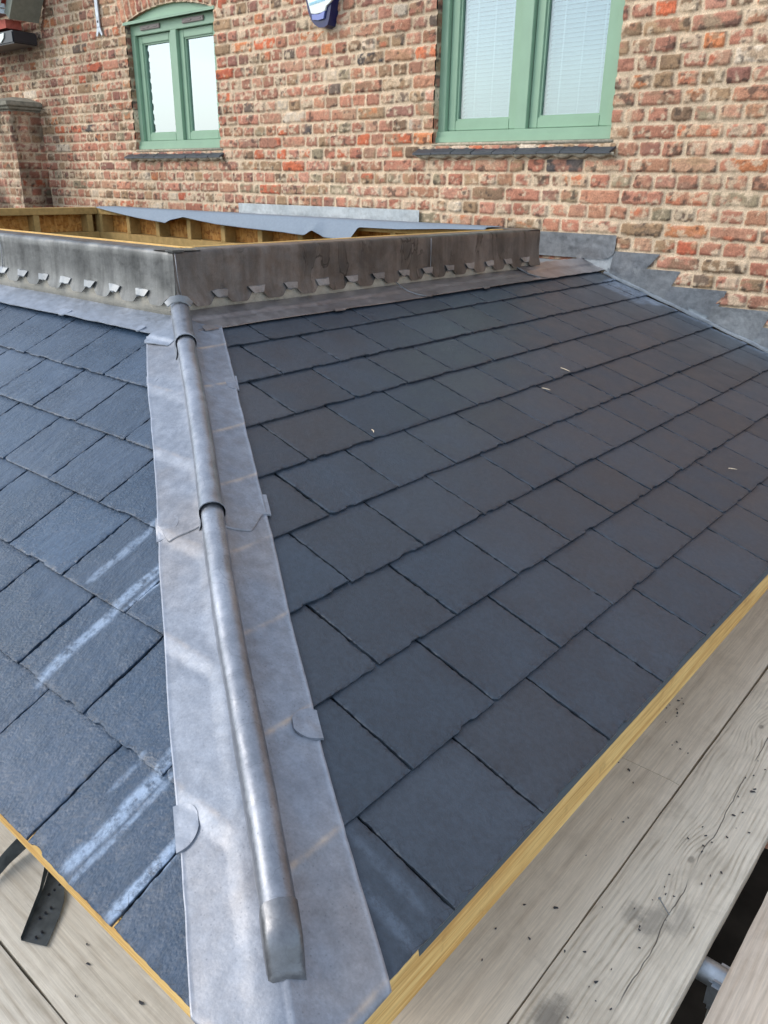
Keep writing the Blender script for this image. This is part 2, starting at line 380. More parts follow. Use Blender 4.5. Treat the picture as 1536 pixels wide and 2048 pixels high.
LEADW2 = m_lead('flashing_lead_lighter', (.27, .28, .285, 1), (.38, .39, .395, 1), (.28, .36), .7)
LEADF = m_lead('pale_flashing_lead', (.40, .44, .46, 1), (.52, .55, .56, 1), (.35, .5), .4)
LEADG = m_lead('gutter_lead', (.19, .22, .245, 1), (.30, .33, .35, 1), (.34, .5), .5)
def m_fascia():
    k = Mt('treated_fascia_timber', rough=.7, spec=.3); x = k.xyz()
    f = k.noise(1.0, 5, .6, k.comb(k.ma('MULTIPLY', x[0], 40.0), k.ma('MULTIPLY', x[1], 3.0), k.ma('MULTIPLY', x[2], 75.0)), .8)
    g = k.noise(1.0, 4, .6, k.comb(k.ma('MULTIPLY', x[0], 200.0), k.ma('MULTIPLY', x[1], 12.0), k.ma('MULTIPLY', x[2], 420.0)))
    c = k.mix(k.mr(f, .38, .66), srgb(226, 192, 124), srgb(196, 152, 86)); c = k.mix(1.0, c, k.mr(g, .3, .7, .86, 1.1), 'MULTIPLY')
    kn = k.vor(1.0, k.comb(0.0, k.ma('MULTIPLY', x[1], 3.1), k.ma('MULTIPLY', x[2], 9.0))); c = k.mix(k.mr(kn, .03, .09, .75, 0), c, srgb(120, 78, 40))
    d = k.noise(14, 5, .7); c = k.mix(k.mr(d, .56, .72, 0, .45), c, srgb(150, 118, 72))
    k.set('Base Color', c); k.bump(g, .4, .0012); return k.m
FASC = m_fascia()
TIMB = m_simple('treated_softwood', srgb(176, 146, 92), .75, 0, 22, .16, .2, .3, dirt=srgb(140, 112, 66))
TIML = m_simple('fresh_softwood', srgb(226, 188, 120), .7, 0, 20, .12, .2, .3)
OSB = m_osb()
SLATE_S = m_simple('sill_slate', (.045, .052, .062, 1), .45, 0, 40, .2, .3)
MORTAR = m_simple('sill_mortar', srgb(170, 160, 140), .95, 0, 60, .3, .5, .2, dirt=srgb(92, 86, 66))
POINT = m_simple('pale_pointing', srgb(214, 210, 196), .9, 0, 60, .15, .3, .2)
GREEN = m_simple('sage_green_paint', srgb(140, 172, 144), .45, 0, 8, .05, .05, .45)
VENT = m_simple('grey_vent_plastic', srgb(140, 128, 122), .5, 0, 30, .05, .05)
BLIND = m_simple('white_blind_slats', srgb(236, 240, 238), .45, 0, 5, .02, .02)
DARK = m_simple('dark_room', (.02, .022, .024, 1), .9, 0, 5, .1, .0)
GLASS = m_glass('window_glass_a', .34); GLASS2 = m_glass('window_glass_b', .12)
STONE = m_simple('weathered_stone', srgb(136, 132, 118), .9, 0, 28, .25, .6, .2, dirt=srgb(86, 84, 72))
GALV = m_simple('galvanised_steel', (.42, .46, .50, 1), .42, .75, 30, .22, .15)
GALVD = m_simple('dull_galvanised_steel', (.13, .155, .175, 1), .42, .7, 30, .3, .15)
MEMB = m_simple('breather_membrane', srgb(128, 140, 152), .65, 0, 60, .06, .25, .3)
FELT = m_simple('roof_underlay', (.03, .032, .035, 1), .8, 0, 20, .1, .1)
FELTG = m_simple('grey_underlay', srgb(72, 82, 88), .7, 0, 20, .1, .1)
CHIP = m_simple('slate_chip', (.05, .055, .065, 1), .5, 0, 80, .3, .2)
SOIL = m_simple('shade_dark_ground', (.03, .025, .02, 1), .95, 0, 3, .4, .4, .1)  # soil colour darkened to stand for the shade below the deck
NAVY = m_simple('navy_plastic', (.006, .012, .085, 1), .3, 0, 10, .03, .02)
WHITEP = m_simple('white_plastic', srgb(228, 234, 226), .3, 0, 10, .03, .02)
LAV = m_simple('lavender_plastic', srgb(122, 134, 190), .3, 0, 10, .03, .02)
CYAN = m_simple('pale_cyan_print', srgb(150, 205, 222), .4, 0, 10, .03, .02)
BLACKP = m_simple('black_plastic', (.012, .014, .02, 1), .35, 0, 10, .03, .02)
TILE = m_simple('red_clay_tile', srgb(176, 92, 78), .8, 0, 35, .2, .4, .3)
VERGE = m_simple('weathered_verge', srgb(128, 132, 120), .75, 0, 22, .15, .2)
GUTW = m_simple('white_gutter_plastic', srgb(215, 226, 232), .3, 0, 10, .05, .02)
BOARD_A = m_wood('weathered_board_smooth', srgb(226, 212, 190), srgb(200, 184, 162), 20, relief=.1, dirt=.35, wob=.5)
BOARD_B = m_wood('weathered_board_grained', srgb(236, 224, 203), srgb(184, 170, 148), 80, relief=.6, dirt=.35, wob=.9,
    knots=((.0, -.093, .045, .10, 3.6), (-.03, .5, .04, .09, 3.0), (.02, -.95, .05, .1, 3)),
    stains=((.0, -.30, .028, .05, .55), (.045, -.26, .022, .05, .38), (-.035, -.31, .022, .03, .5), (-.055, -.62, .032, .055, .75)), cut=(.028, .03))
BOARD_C = m_wood('weathered_board_brown', srgb(222, 206, 186), srgb(182, 160, 136), 60, relief=.5, dirt=.3, wob=.7)
BOARD_D = m_wood('weathered_board_pale', srgb(208, 201, 187), srgb(174, 163, 146), 48, relief=.35, dirt=.3, wob=1.1,
    knots=((.06, .05, .06, .2, 2.4),))

# ------------------------------------------------------------------ brickwork
PAL = np.array([sl(186, 128, 108), sl(180, 116, 96), sl(168, 112, 92), sl(196, 142, 122), sl(172, 126, 100), sl(158, 132, 104),
                sl(166, 138, 108), sl(150, 108, 96), sl(204, 108, 72), sl(192, 98, 70), sl(202, 128, 84), sl(148, 100, 90),
                sl(186, 146, 122), sl(176, 124, 104), sl(190, 130, 108), sl(128, 104, 84), sl(152, 142, 118), sl(104, 92, 86), sl(70, 70, 76), sl(214, 202, 184)])
PALW = np.array([9, 7, 6, 9, 7, 7, 7, 5, 3, 2.2, 2.4, 4, 8, 7, 8, 4, 4, 2.4, 1.2, 3.2]); PALW = np.cumsum(PALW/PALW.sum())
MCOL = sl(212, 195, 170)
ARCHES = []     # (xc, zc, radius) filled below
def brick_core(u, v, w, h, ci, ri, U, V, seed):
    """local coords u,v in a w x h cell -> height, colour"""
    r1 = rnd(ci, ri, seed+1); r2 = rnd(ci, ri, seed+2); r3 = rnd(ci, ri, seed+3); r4 = rnd(ci, ri, seed+4); r5 = rnd(ci, ri, seed+5)
    ju = .0052+.0045*r1; jv = .0054+.0042*r2
    rr = .006+.010*r3
    qx = np.abs(u-w/2+(r4-.5)*.003)-(w/2-ju)+rr; qy = np.abs(v-h/2+(r5-.5)*.003)-(h/2-jv)+rr
    d = np.hypot(np.maximum(qx, 0), np.maximum(qy, 0))+np.minimum(np.maximum(qx, qy), 0)-rr
    d = d+(fbm(U*55, V*55, 3, 3)-.5)*.010*(.4+r3)+(fbm(U*20, V*20, 9, 2)-.5)*.010*(.3+r4)
    m = ss(.0012, -.0022, d)
    ht = ss(.0015, -.007, d)*(.006+.007*r5)+(fbm(U*38, V*38, 5, 3)-.5)*.005*m*(.4+r3)
    # chipped or flaked faces
    fl = fbm(U*24+ci*3.1, V*24+ri*1.7, 21, 3); flake = ss(.60, .66, fl)*(r1 > .45)
    ht = ht-flake*.004*m
    idx = np.searchsorted(PALW, rnd(ci, ri, seed+6)).clip(0, len(PAL)-1); idx2 = np.searchsorted(PALW, rnd(ci, ri, seed+7)).clip(0, len(PAL)-1)
    c = PAL[idx]; c = c*(0.74+.40*rnd(ci, ri, seed+8))[..., None]
    mixf = ss(.50, .66, fbm(U*16+ci*2.3, V*22+ri*5.1, 12, 4))*.75
    c = c*(1-mixf[..., None])+PAL[idx2]*mixf[..., None]; gr = c.mean(-1, keepdims=True); c = c*.90+gr*.02+MCOL*.07
    reg = .10*(fbm(U*1.3+4, V*2.1, 90, 3)-.5); sm = ss(.55, .68, fbm(U*34+ri, V*38+ci, 31, 5)+.30*(r2-.5)+reg); c = c*(1-.82*sm[..., None])+MCOL*.97*.82*sm[..., None]
    tan_ = ss(.50, .62, fbm(U*1.6+9, V*2.6, 95, 3))*.30*r4; c = c*(1-tan_[..., None])+sl(196, 164, 128)*tan_[..., None]
    soot = ss(.66, .74, fbm(U*26, V*30, 44, 4)+.10*(r5-.5)); c = c*(1-.7*soot[..., None])+sl(72, 66, 62)*.7*soot[..., None]
    return ht, c, m, d
def brick_field(U, V, seed=0, arches=True):
    Uw = U+.0022*(fbm(U*3, V*3, 7, 2)-.5)*2; Vw = V+.008*(fbm(U*.9, V*.9, 8, 2)-.5)+.0035*(fbm(U*7, V*7, 2, 2)-.5)
    H = .075; ph = 3.212
    ri = np.floor((Vw-ph)/H); v = Vw-ph-ri*H
    head = (ri % 2 == 0)
    w = np.where(head, .1155, .231)
    off = rnd(ri, 0, seed)*.05+np.where(head, 0, .06)
    ci = np.floor((Uw+off)/w); u = Uw+off-ci*w
    sp = (~head) & (rnd(ci, ri, seed+20) < .17); hw = np.where(u > w/2, 1, 0)
    u = np.where(sp, u-hw*w/2, u); w = np.where(sp, w/2, w); ci = ci+np.where(sp, .5*hw+.25, 0)
    ht, c, m, d = brick_core(u, v, w, H, ci, ri, U, V, seed)
    mort = MCOL*(.82+.32*fbm(U*22, V*22, 50, 4))[..., None]*(.9+.2*fbm(U*2, V*2, 51, 3))[..., None]
    if arches:
        for (xc, zc, R) in ARCHES:
            rr = np.hypot(U-xc, V-zc); an = np.arctan2(U-xc, V-zc)
            inn = (rr > R) & (rr < R+.225) & (np.abs(U-xc) < .64)
            a = an*R/.0735; ai = np.floor(a)
            h2, c2_, m2, d2 = brick_core((a-ai)*.0735, rr-R, np.full_like(a, .0735), .225, ai, np.full_like(a, 991.), U, V, seed+3)
            warm = np.array([1.0, .86, .82]); c2_ = c2_*warm
            ht = np.where(inn, h2, ht); m = np.where(inn, m2, m); c = np.where(inn[..., None], c2_, c)
    col = mort*(1-m[..., None])+c*m[..., None]
    ht = ht+(fbm(U*70, V*70, 60, 2)-.5)*.0016*(1-m)
    ht = ht+.004*(fbm(U*1.1, V*1.1, 61, 2)-.5)
    # a patch of older stained masonry to the left, dirtier low down and beside the pier
    g = ss(-5.6, -7.6, U)*.35 if arches else 0*U+.55
    st = ss(.42, .62, fbm(U*1.7, V*1.3, 70, 3)); k = 1-(g*st+.10*st)
    col = col*k[..., None]*np.array([1.05, .98, .915])
    return ht, col
def axis(segs):
    out = []
    for a, b, d in segs:
        n = max(1, int(round((b-a)/d))); out += list(np.linspace(a, b, n+1)[:-1])
    out.append(segs[-1][1]); return np.array(out)

house = empty('brick_house', (-4, YW+.2, 0), 'old red brick house wall with pale mortar rising behind the slate roof', 'house')
OPEN = [(-5.745, -4.662, 3.745, 4.640), (-2.700, -1.575, 3.745, 4.640)]
RISE = .078
for (a, b, z0, z1) in OPEN:
    hw = (b-a)/2; R = (hw*hw+RISE*RISE)/(2*RISE); ARCHES.append(((a+b)/2, z1+RISE-R, R))
steps = [(-1.475, -1.225, 3.2105, -1.358, 3.1365), (-1.362, -1.107, 3.1355, -1.178, 3.0625), (-1.182, -.865, 3.0615, -.926, 2.988), (-.930, -.640, 2.9865, -.705, 2.912), (-.709, -.41, 2.911, -.49, 2.837), (-.494, -.19, 2.836, -.27, 2.762), (-.274, .02, 2.761, -.06, 2.688)]
xs = axis([(-10.5, -8.4, .05), (-8.4, -5.745, .0085), (-5.745, -4.662, .0075), (-4.662, -2.70, .0068), (-2.70, -1.575, .006), (-1.575, -.15, .0052), (-.15, 3.0, .012)])
zs = axis([(0, 2.0, .03), (2.0, 2.80, .016), (2.80, 3.745, .0062), (3.745, 4.640, .0062), (4.64, 4.95, .0065), (4.95, 6.7, .02)])
Ug, Vg = np.meshgrid(xs, zs, indexing='ij')
hg, cg = brick_field(Ug, Vg)
# raking scar of an older roof at far left
sc = (Ug+6.93)-.55*(Vg-4.80); band = (np.abs(sc) < .022) & (Vg > 4.70); cg[band] = sl(128, 92, 74); hg[band] += .012
band = (np.abs(sc+.045) < .02) & (Vg > 4.72); cg[band] = MCOL*.8
und = ((Ug < -1.47) & (Ug > -2.8) & (Vg < 3.29)) | ((Ug <= -2.77) & (Vg < 3.375)) | ((Ug >= -1.48) & (Vg < 2.6-Ug*t1+.05))
for (xa_, xb_, zt_, xc_, zl_) in steps: und |= (Ug >= xa_-.01) & (Vg < zt_+.002) & (Ug < np.minimum(xb_, xc_+(Vg-zl_)/(zt_-zl_)*(xb_-xc_))+.004)
hg[und] = np.minimum(hg[und]*.4, .005)
P = np.stack([Ug, YW-hg, Vg], -1)
F = grid_faces(len(xs), len(zs))
cxs = (Ug[:-1, :-1]+Ug[1:, 1:])/2; czs = (Vg[:-1, :-1]+Vg[1:, 1:])/2
kill = np.zeros(cxs.shape, bool)
for (a, b, z0, z1), (xc, zc, R) in zip(OPEN, ARCHES):
    kill |= (cxs > a) & (cxs < b) & (czs > z0) & ((czs < z1) | (np.hypot(cxs-xc, czs-zc) < R))
F = F[~kill.ravel()]
wall = link('brick_wall', mesh_np('brick_wall', P, F, True, {'col': cg}), BRICK, house)
b = MB(); b.box((-10.5, YW+.30, 0), (3.0, YW+.62, 3.60)); b.box((-10.5, YW+.62, 3.6), (3, YW+.9, 6.7)); b.box((-10.5, YW+.012, 6.66), (3, YW+.9, 6.7))
b.build('wall_shadow_backing', DARK, house)  # unseen dark boxes added behind the brick face to block light

def reveal(a, bb, z0, z1, par):
    """brick returns of the opening"""
    m_ = MB()
    n = 40; V = []; Fc = []
    ys = (YW-.001, YW+.10)
    # left, right, sill and arched soffit as a strip
    pts = [(a, z0), (a, z1)]; hw = (bb-a)/2; R = (hw*hw+RISE*RISE)/(2*RISE); xc = (a+bb)/2; zc = z1+RISE-R
    for i in range(1, n): x = a+(bb-a)*i/n; pts.append((x, zc+math.sqrt(R*R-(x-xc)**2)))
    pts += [(bb, z1), (bb, z0), (a, z0)]
    U_ = []; Pp = []
    dist = 0; prev = pts[0]
    fine = [prev]
    for p in pts[1:]:
        L = math.dist(prev, p); k_ = max(1, int(L/.008))
        for j in range(1, k_+1): fine.append((prev[0]+(p[0]-prev[0])*j/k_, prev[1]+(p[1]-prev[1])*j/k_))
        prev = p
    yy = np.linspace(ys[0], ys[1], 12)
    fine = np.array(fine); G = np.zeros((len(fine), 12, 3)); G[:, :, 0] = fine[:, 0, None]; G[:, :, 2] = fine[:, 1, None]; G[:, :, 1] = yy[None]
    h_, c_ = brick_field(G[:, :, 1]*1.0+5, G[:, :, 2], 5, False)
    link('window_reveal', mesh_np('window_reveal', G, grid_faces(len(fine), 12), True, {'col': c_}), BRICK, par)

def window(a, bb, z0, z1, glass, far):
    """two light casement under a segmental arch; a,bb outer frame"""
    wl = MB(); yf = YW+.043; yb = yf+.075
    x0, x1 = a-.012, bb+.012; J = .062; MU = .072; xm = (x0+x1)/2; HD = .078; SLH = .062
    zt = z1-.005; zb_ = z0+.003
    wl.box((x0, yf, zb_+SLH), (x0+J, yb, zt-HD), .003); wl.box((x1-J, yf, zb_+SLH), (x1, yb, zt-HD), .003)
    wl.box((xm-MU/2, yf-.001, zb_+SLH), (xm+MU/2, yb, zt-HD), .003)
    wl.box((x0, yf, zt-HD), (x1, yb, zt), .003)
    wl.box((x0, yf-.012, zb_), (x1, yb, zb_+SLH), .004)
    wl.box((x0+.004, yf-.022, zb_), (x1-.004, yf-.011, zb_+.030), .003)
    win = wl.build('window', GREEN, house, auto=40)
    # drip mould and the arched infill board over it
    d_ = MB(); d_.box((a-.03, yf-.048, z1-.004), (bb+.012, yf+.01, z1+.008), .003); d_.box((a-.03, yf-.050, z1-.014), (bb+.012, yf-.044, z1-.002), .002)
    d_.build('drip_mould', GREEN, win, auto=40)
    hw = (bb-a)/2; R = (hw*hw+RISE*RISE)/(2*RISE); xc = (a+bb)/2; zc = z1+RISE-R
    poly = [(a-.01, z1+.009), (bb+.01, z1+.009)]+[(xc+t, zc+math.sqrt(R*R-t*t)+.006) for t in np.linspace(hw, -hw, 25)]
    MB().prism(poly, yf-.018, yf+.03).build('arch_infill_board', GREEN, win, auto=40)
    for sx in (0, 1):
        sa = x0+J+.003 if sx == 0 else xm+MU/2+.003; sb = xm-MU/2-.003 if sx == 0 else x1-J-.003
        sz0 = zb_+SLH+.004; sz1 = zt-HD-.003; ST = .052; ys = yf+.026
        s_ = MB()
        s_.box((sa, ys, sz0), (sa+ST, ys+.045, sz1), .003); s_.box((sb-ST, ys, sz0), (sb, ys+.045, sz1), .003)
        s_.box((sa+ST, ys, sz1-ST), (sb-ST, ys+.045, sz1), .003); s_.box((sa+ST, ys, sz0), (sb-ST, ys+.045, sz0+ST), .003)
        s_.box((sa+ST, ys+.010, sz0+ST), (sa+ST+.010, ys+.04, sz1-ST)); s_.box((sb-ST-.010, ys+.010, sz0+ST), (sb-ST, ys+.04, sz1-ST))
        s_.box((sa+ST+.01, ys+.010, sz1-ST-.010), (sb-ST-.01, ys+.04, sz1-ST)); s_.box((sa+ST+.01, ys+.010, sz0+ST), (sb-ST-.01, ys+.04, sz0+ST+.010))
        s_.build('casement_sash', GREEN, win, auto=40)
        g_ = MB(); g_.box((sa+ST+.002, ys+.024, sz0+ST+.002), (sb-ST-.002, ys+.030, sz1-ST-.002)); g_.build('glass_pane', glass, win)
        # venetian blind a little behind the glass
        bl = MB(); xa, xb = sa+ST-.02+(.045 if far else .02), sb-ST+.02; z = sz1-ST+.01; yb2 = ys+.085
        while z > sz0+ST+.02:
            tl = .0114
            bl.add([(xa, yb2-.010, z-tl), (xb, yb2-.010, z-tl), (xb, yb2, z+.002), (xa, yb2, z+.002), (xb, yb2+.008, z+tl), (xa, yb2+.008, z+tl)], [(0, 1, 2, 3), (3, 2, 4, 5)])
            z -= .0215
        for fx in (.2, .5, .8):
            xx = xa+(xb-xa)*fx; bl.box((xx-.004, yb2-.013, sz0+ST), (xx+.004, yb2-.0125, sz1-ST))
        bl.box((xa, yb2-.012, sz0+ST+.001), (xb, yb2+.012, sz0+ST+.02))
        bl.build('venetian_blind', BLIND, win)
        v_ = MB(); vx = (sa+sb)/2-.01; v_.box((vx-.125, yf-.012, zt-HD+.026), (vx+.125, yf+.002, zt-HD+.058), .004)
        v_.box((vx-.10, yf-.016, zt-HD+.037), (vx-.01, yf-.011, zt-HD+.045), .001); v_.box((vx+.01, yf-.016, zt-HD+.037), (vx+.10, yf-.011, zt-HD+.045), .001)
        v_.build('trickle_vent', VENT, win)
    # dark room box behind
    r_ = MB(); ya, yb3 = yb+.001, YW+.60
    r_.add([(x0-.2, yb3, z0-.2), (x1+.2, yb3, z0-.2), (x1+.2, yb3, z1+.2), (x0-.2, yb3, z1+.2), (x0-.2, ya+.07, z0-.2), (x1+.2, ya+.07, z0-.2), (x1+.2, ya+.07, z1+.2), (x0-.2, ya+.07, z1+.2)],
           [(0, 1, 2, 3), (0, 1, 5, 4), (1, 2, 6, 5), (2, 3, 7, 6), (3, 0, 4, 7)])
    r_.build('room_lining', DARK, win)
    reveal(a, bb, z0, z1, win)
    # slate sill: a row of small slate pieces bedded on mortar
    sl_ = MB(); sx0, sx1 = a-.105, bb+.045; n = 9; pw = (sx1-sx0)/n
    for i in range(n):
        xa, xb = sx0+i*pw+.0028, sx0+(i+1)*pw-.0028; dz = random.uniform(-.002, .002)
        zf, zk = z0-.053+dz, z0-.004+dz; yo = YW-.052+random.uniform(-.003, .003)
        sl_.add([(xa-.012, yo, zf), (xb-.012, yo, zf), (xb+.006, YW+.044, zk), (xa+.006, YW+.044, zk), (xa-.012, yo, zf-.011), (xb-.012, yo, zf-.011), (xb+.006, YW+.044, zk-.011), (xa+.006, YW+.044, zk-.011)],
                [(0, 1, 2, 3), (4, 5, 6, 7), (0, 1, 5, 4), (1, 2, 6, 5), (2, 3, 7, 6), (3, 0, 4, 7)])
    sill = sl_.build('slate_sill', SLATE_S, house)
    jm = MB(); jm.add([(sx0-.008, YW-.047, z0-.0555), (sx1-.018, YW-.047, z0-.0555), (sx1+.002, YW+.044, z0-.0075), (sx0+.008, YW+.044, z0-.0075), (sx0-.008, YW-.047, z0-.060), (sx1-.018, YW-.047, z0-.060), (sx1+.002, YW+.044, z0-.014), (sx0+.008, YW+.044, z0-.014)],
        [(0, 1, 2, 3), (4, 5, 6, 7), (0, 1, 5, 4), (1, 2, 6, 5), (2, 3, 7, 6), (3, 0, 4, 7)]); jm.build('pointing', POINT, sill)
    mo = MB(); nx = 150; X_ = np.linspace(sx0-.003, sx1+.004, nx)
    drop = .010+.013*np.abs(np.sin(X_*27+fbm(X_*5, X_*0, 3)*6))**1.5+.004*fbm(X_*60, X_*0, 5)
    G = np.zeros((nx, 4, 3)); G[:, :, 0] = X_[:, None]
    G[:, 0, 1] = YW-.004; G[:, 1, 1] = YW-.028; G[:, 2, 1] = YW-.040; G[:, 3, 1] = YW-.043
    G[:, 0, 2] = z0-.050-drop*1.3-.008; G[:, 1, 2] = z0-.060-drop; G[:, 2, 2] = z0-.062-drop*.6; G[:, 3, 2] = z0-.062
    mo.sheet(G, (0, -.5, -.8), .004); mo.box((sx0, YW-.04, z0-.068), (sx1-.02, YW+.01, z0-.062)); mo.box((a-.01, YW-.006, z0-.016), (bb+.02, YW+.043, z0+.0025), .003)
    mo.build('mortar_bedding', MORTAR, sill, smooth=True)
    # mossy end of the bedding
    return win
w1 = window(*OPEN[0], GLASS, True); w1['label'] = 'sage green window reflecting pale sky'
w2 = window(*OPEN[1], GLASS2, False); w2['label'] = 'sage green window with white blinds drawn'

# brick pier with a stone cap
pier = empty('brick_pier', (-7.5, 3.6, 0), 'sooty brick pier with a moulded stone cap against the far left of the house wall', 'pier')
def brick_panel(name, org, ud, vd, nd, ul, v0, v1, seed, par, res=.011):
    us = np.linspace(0, ul, max(2, int(ul/res))); vs = np.linspace(v0, v1, max(2, int((v1-v0)/res)))
    A, B = np.meshgrid(us, vs, indexing='ij'); h_, c_ = brick_field(A+seed, B, seed, False)
    dk = ss(.35, .6, fbm(A*4+seed, B*2.2, 77, 3))*ss(3.6, 3.95, B); c_ = c_*(.82-.66*dk)[..., None]
    h_[0] *= 0; h_[-1] *= 0
    P_ = np.array(org)+A[..., None]*np.array(ud)+B[..., None]*np.array(vd)+h_[..., None]*np.array(nd)
    return link(name, mesh_np(name, P_, grid_faces(len(us), len(vs)), True, {'col': c_}), BRICK, par)
px1, pyf = -7.215, 3.49
brick_panel('pier_face', (px1-.66, pyf, 0), (1, 0, 0), (0, 0, 1), (0, -1, 0), .66, 2.8, 4.07, 3, pier)
brick_panel('pier_face', (px1, pyf, 0), (0, 1, 0), (0, 0, 1), (1, 0, 0), YW-pyf-.002, 2.8, 4.07, 11, pier)
MB().box((px1-.66, pyf+.004, 0), (px1-.004, YW-.01, 2.8)).build('pier_base', MORTAR, pier)
cp = MB()
for (o_, za, zb2) in ((.012, 4.065, 4.085), (.035, 4.085, 4.110), (.055, 4.110, 4.150)): cp.box((px1-.66-o_, pyf-o_, za), (px1+o_, YW-.006, zb2), .006)
cp.add([(px1-.71, pyf-.05, 4.149), (px1+.05, pyf-.05, 4.149), (px1+.05, YW-.008, 4.149), (px1-.71, YW-.008, 4.149), (px1-.40, pyf+.14, 4.20), (px1-.20, pyf+.14, 4.20), (px1-.20, YW-.008, 4.20), (px1-.40, YW-.008, 4.20)],
       [(0, 1, 5, 4), (1, 2, 6, 5), (2, 3, 7, 6), (3, 0, 4, 7), (4, 5, 6, 7), (0, 3, 2, 1)])
cp.build('stone_cap', STONE, pier, auto=30)

# end of a neighbouring low roof, top left
nb = empty('neighbour_roof', (-7.4, 3.5, 4.6), 'grey raking verge, red tile and white gutter end of a low roof at the top left', 'roof')
v_ = MB(); d0 = np.array([-7.03, 3.5, 4.735]); d1 = np.array([-6.62, 3.5, 5.03])
def bar(mb, p, q, wd, hh, up=(0, 0, 1)):
    p = np.array(p, float); q = np.array(q, float); d = q-p; d /= np.linalg.norm(d); sd_ = np.cross(d, up); sd_ /= np.linalg.norm(sd_); u_ = np.cross(sd_, d)
    V = [p+sd_*a*wd/2+u_*b_*hh/2 for a, b_ in ((-1, -1), (1, -1), (1, 1), (-1, 1))]+[q+sd_*a*wd/2+u_*b_*hh/2 for a, b_ in ((-1, -1), (1, -1), (1, 1), (-1, 1))]
    mb.add(V, [(0, 1, 2, 3), (4, 5, 6, 7), (0, 1, 5, 4), (1, 2, 6, 5), (2, 3, 7, 6), (3, 0, 4, 7)])
bar(v_, (-7.00, 3.60, 4.775), (-6.60, 3.60, 5.28), .26, .085); v_.build('verge_board', VERGE, nb)
v_ = MB(); bar(v_, (-7.06, 3.42, 4.83), (-6.74, 3.42, 5.30), .05, .03); v_.build('verge_trim', WHITEP, nb)
v_ = MB(); bar(v_, (-8.0, 3.45, 4.83), (-7.03, 3.45, 4.85), .06, .03); bar(v_, (-8.0, 3.47, 4.79), (-7.04, 3.47, 4.81), .10, .035); v_.build('gutter', GUTW, nb)
v_ = MB(); bar(v_, (-8.0, 3.5, 4.925), (-7.05, 3.5, 4.93), .2, .07); bar(v_, (-7.9, 3.55, 4.725), (-7.06, 3.55, 4.725), .14, .065); v_.build('clay_tile', TILE, nb)
v_ = MB(); v_.box((-7.9, 3.48, 4.575), (-6.97, 3.70, 4.672), .01); v_.build('eaves_box', BLACKP, nb)
MB().prism([(-7.25, 4.645), (-7.10, 4.66), (-7.12, 4.62), (-7.18, 4.590), (-7.23, 4.61)], 3.472, 3.479).build('bracket_plate', WHITEP, nb)

# forked metal strap
st_ = MB(); st_.box((-6.105, YW-.026, 4.64), (-6.062, YW-.014, 5.3), .002)
st_.prism([(-6.105, 4.645), (-6.062, 4.645), (-6.035, 4.588), (-6.05, 4.582), (-6.078, 4.612), (-6.085, 4.612), (-6.108, 4.580), (-6.122, 4.586)], YW-.026, YW-.014)
tag(st_.build('metal_strap', GALV), 'grey forked metal strap fixed upright to the brick left of the small window', 'metal strap')
h_ = MB(); h_.tube([(-6.083, YW-.0265, 4.682), (-6.083, YW-.029, 4.682)], .009, 12); hs = h_.build('fixing_hole', BLACKP, bpy.data.objects['metal_strap'])

# alarm box
al = empty('alarm_box', (-3.57, 3.73, 4.4), 'blue and white alarm box on the brick wall between the windows', 'alarm box')
bd = [(-3.72, 4.95), (-3.69, 4.62), (-3.655, 4.50), (-3.63, 4.452), (-3.60, 4.425), (-3.565, 4.408), (-3.52, 4.404), (-3.49, 4.415), (-3.475, 4.45), (-3.462, 4.50), (-3.445, 4.56), (-3.44, 4.95)]
MB().prism([(x, z) for x, z in bd], 3.70, YW-.002).build('alarm_body', NAVY, al)
fr_ = [(-3.70, 4.95), (-3.672, 4.62), (-3.649, 4.56), (-3.630, 4.513), (-3.618, 4.486), (-3.58, 4.480), (-3.535, 4.482), (-3.500, 4.490), (-3.490, 4.512), (-3.458, 4.528), (-3.436, 4.545), (-3.432, 4.62), (-3.45, 4.95)]
MB().prism(fr_, 3.688, 3.7005).build('alarm_cover', WHITEP, al)
MB().prism([(-3.614, 4.4795), (-3.609, 4.452), (-3.56, 4.445), (-3.515, 4.449), (-3.502, 4.4885), (-3.55, 4.4765)], 3.6885, 3.7002).build('alarm_lens', LAV, al)
tx = MB(); x = -3.632
for wd in (.012, .008, .014, .010, .006, .013, .009, .012, .008, .012):
    tx.box((x, 3.6865, 4.528+(x+3.63)*.10), (x+wd, 3.6882, 4.543+(x+3.63)*.10)); x += wd+.0035
tx.build('printed_line', CYAN, al)

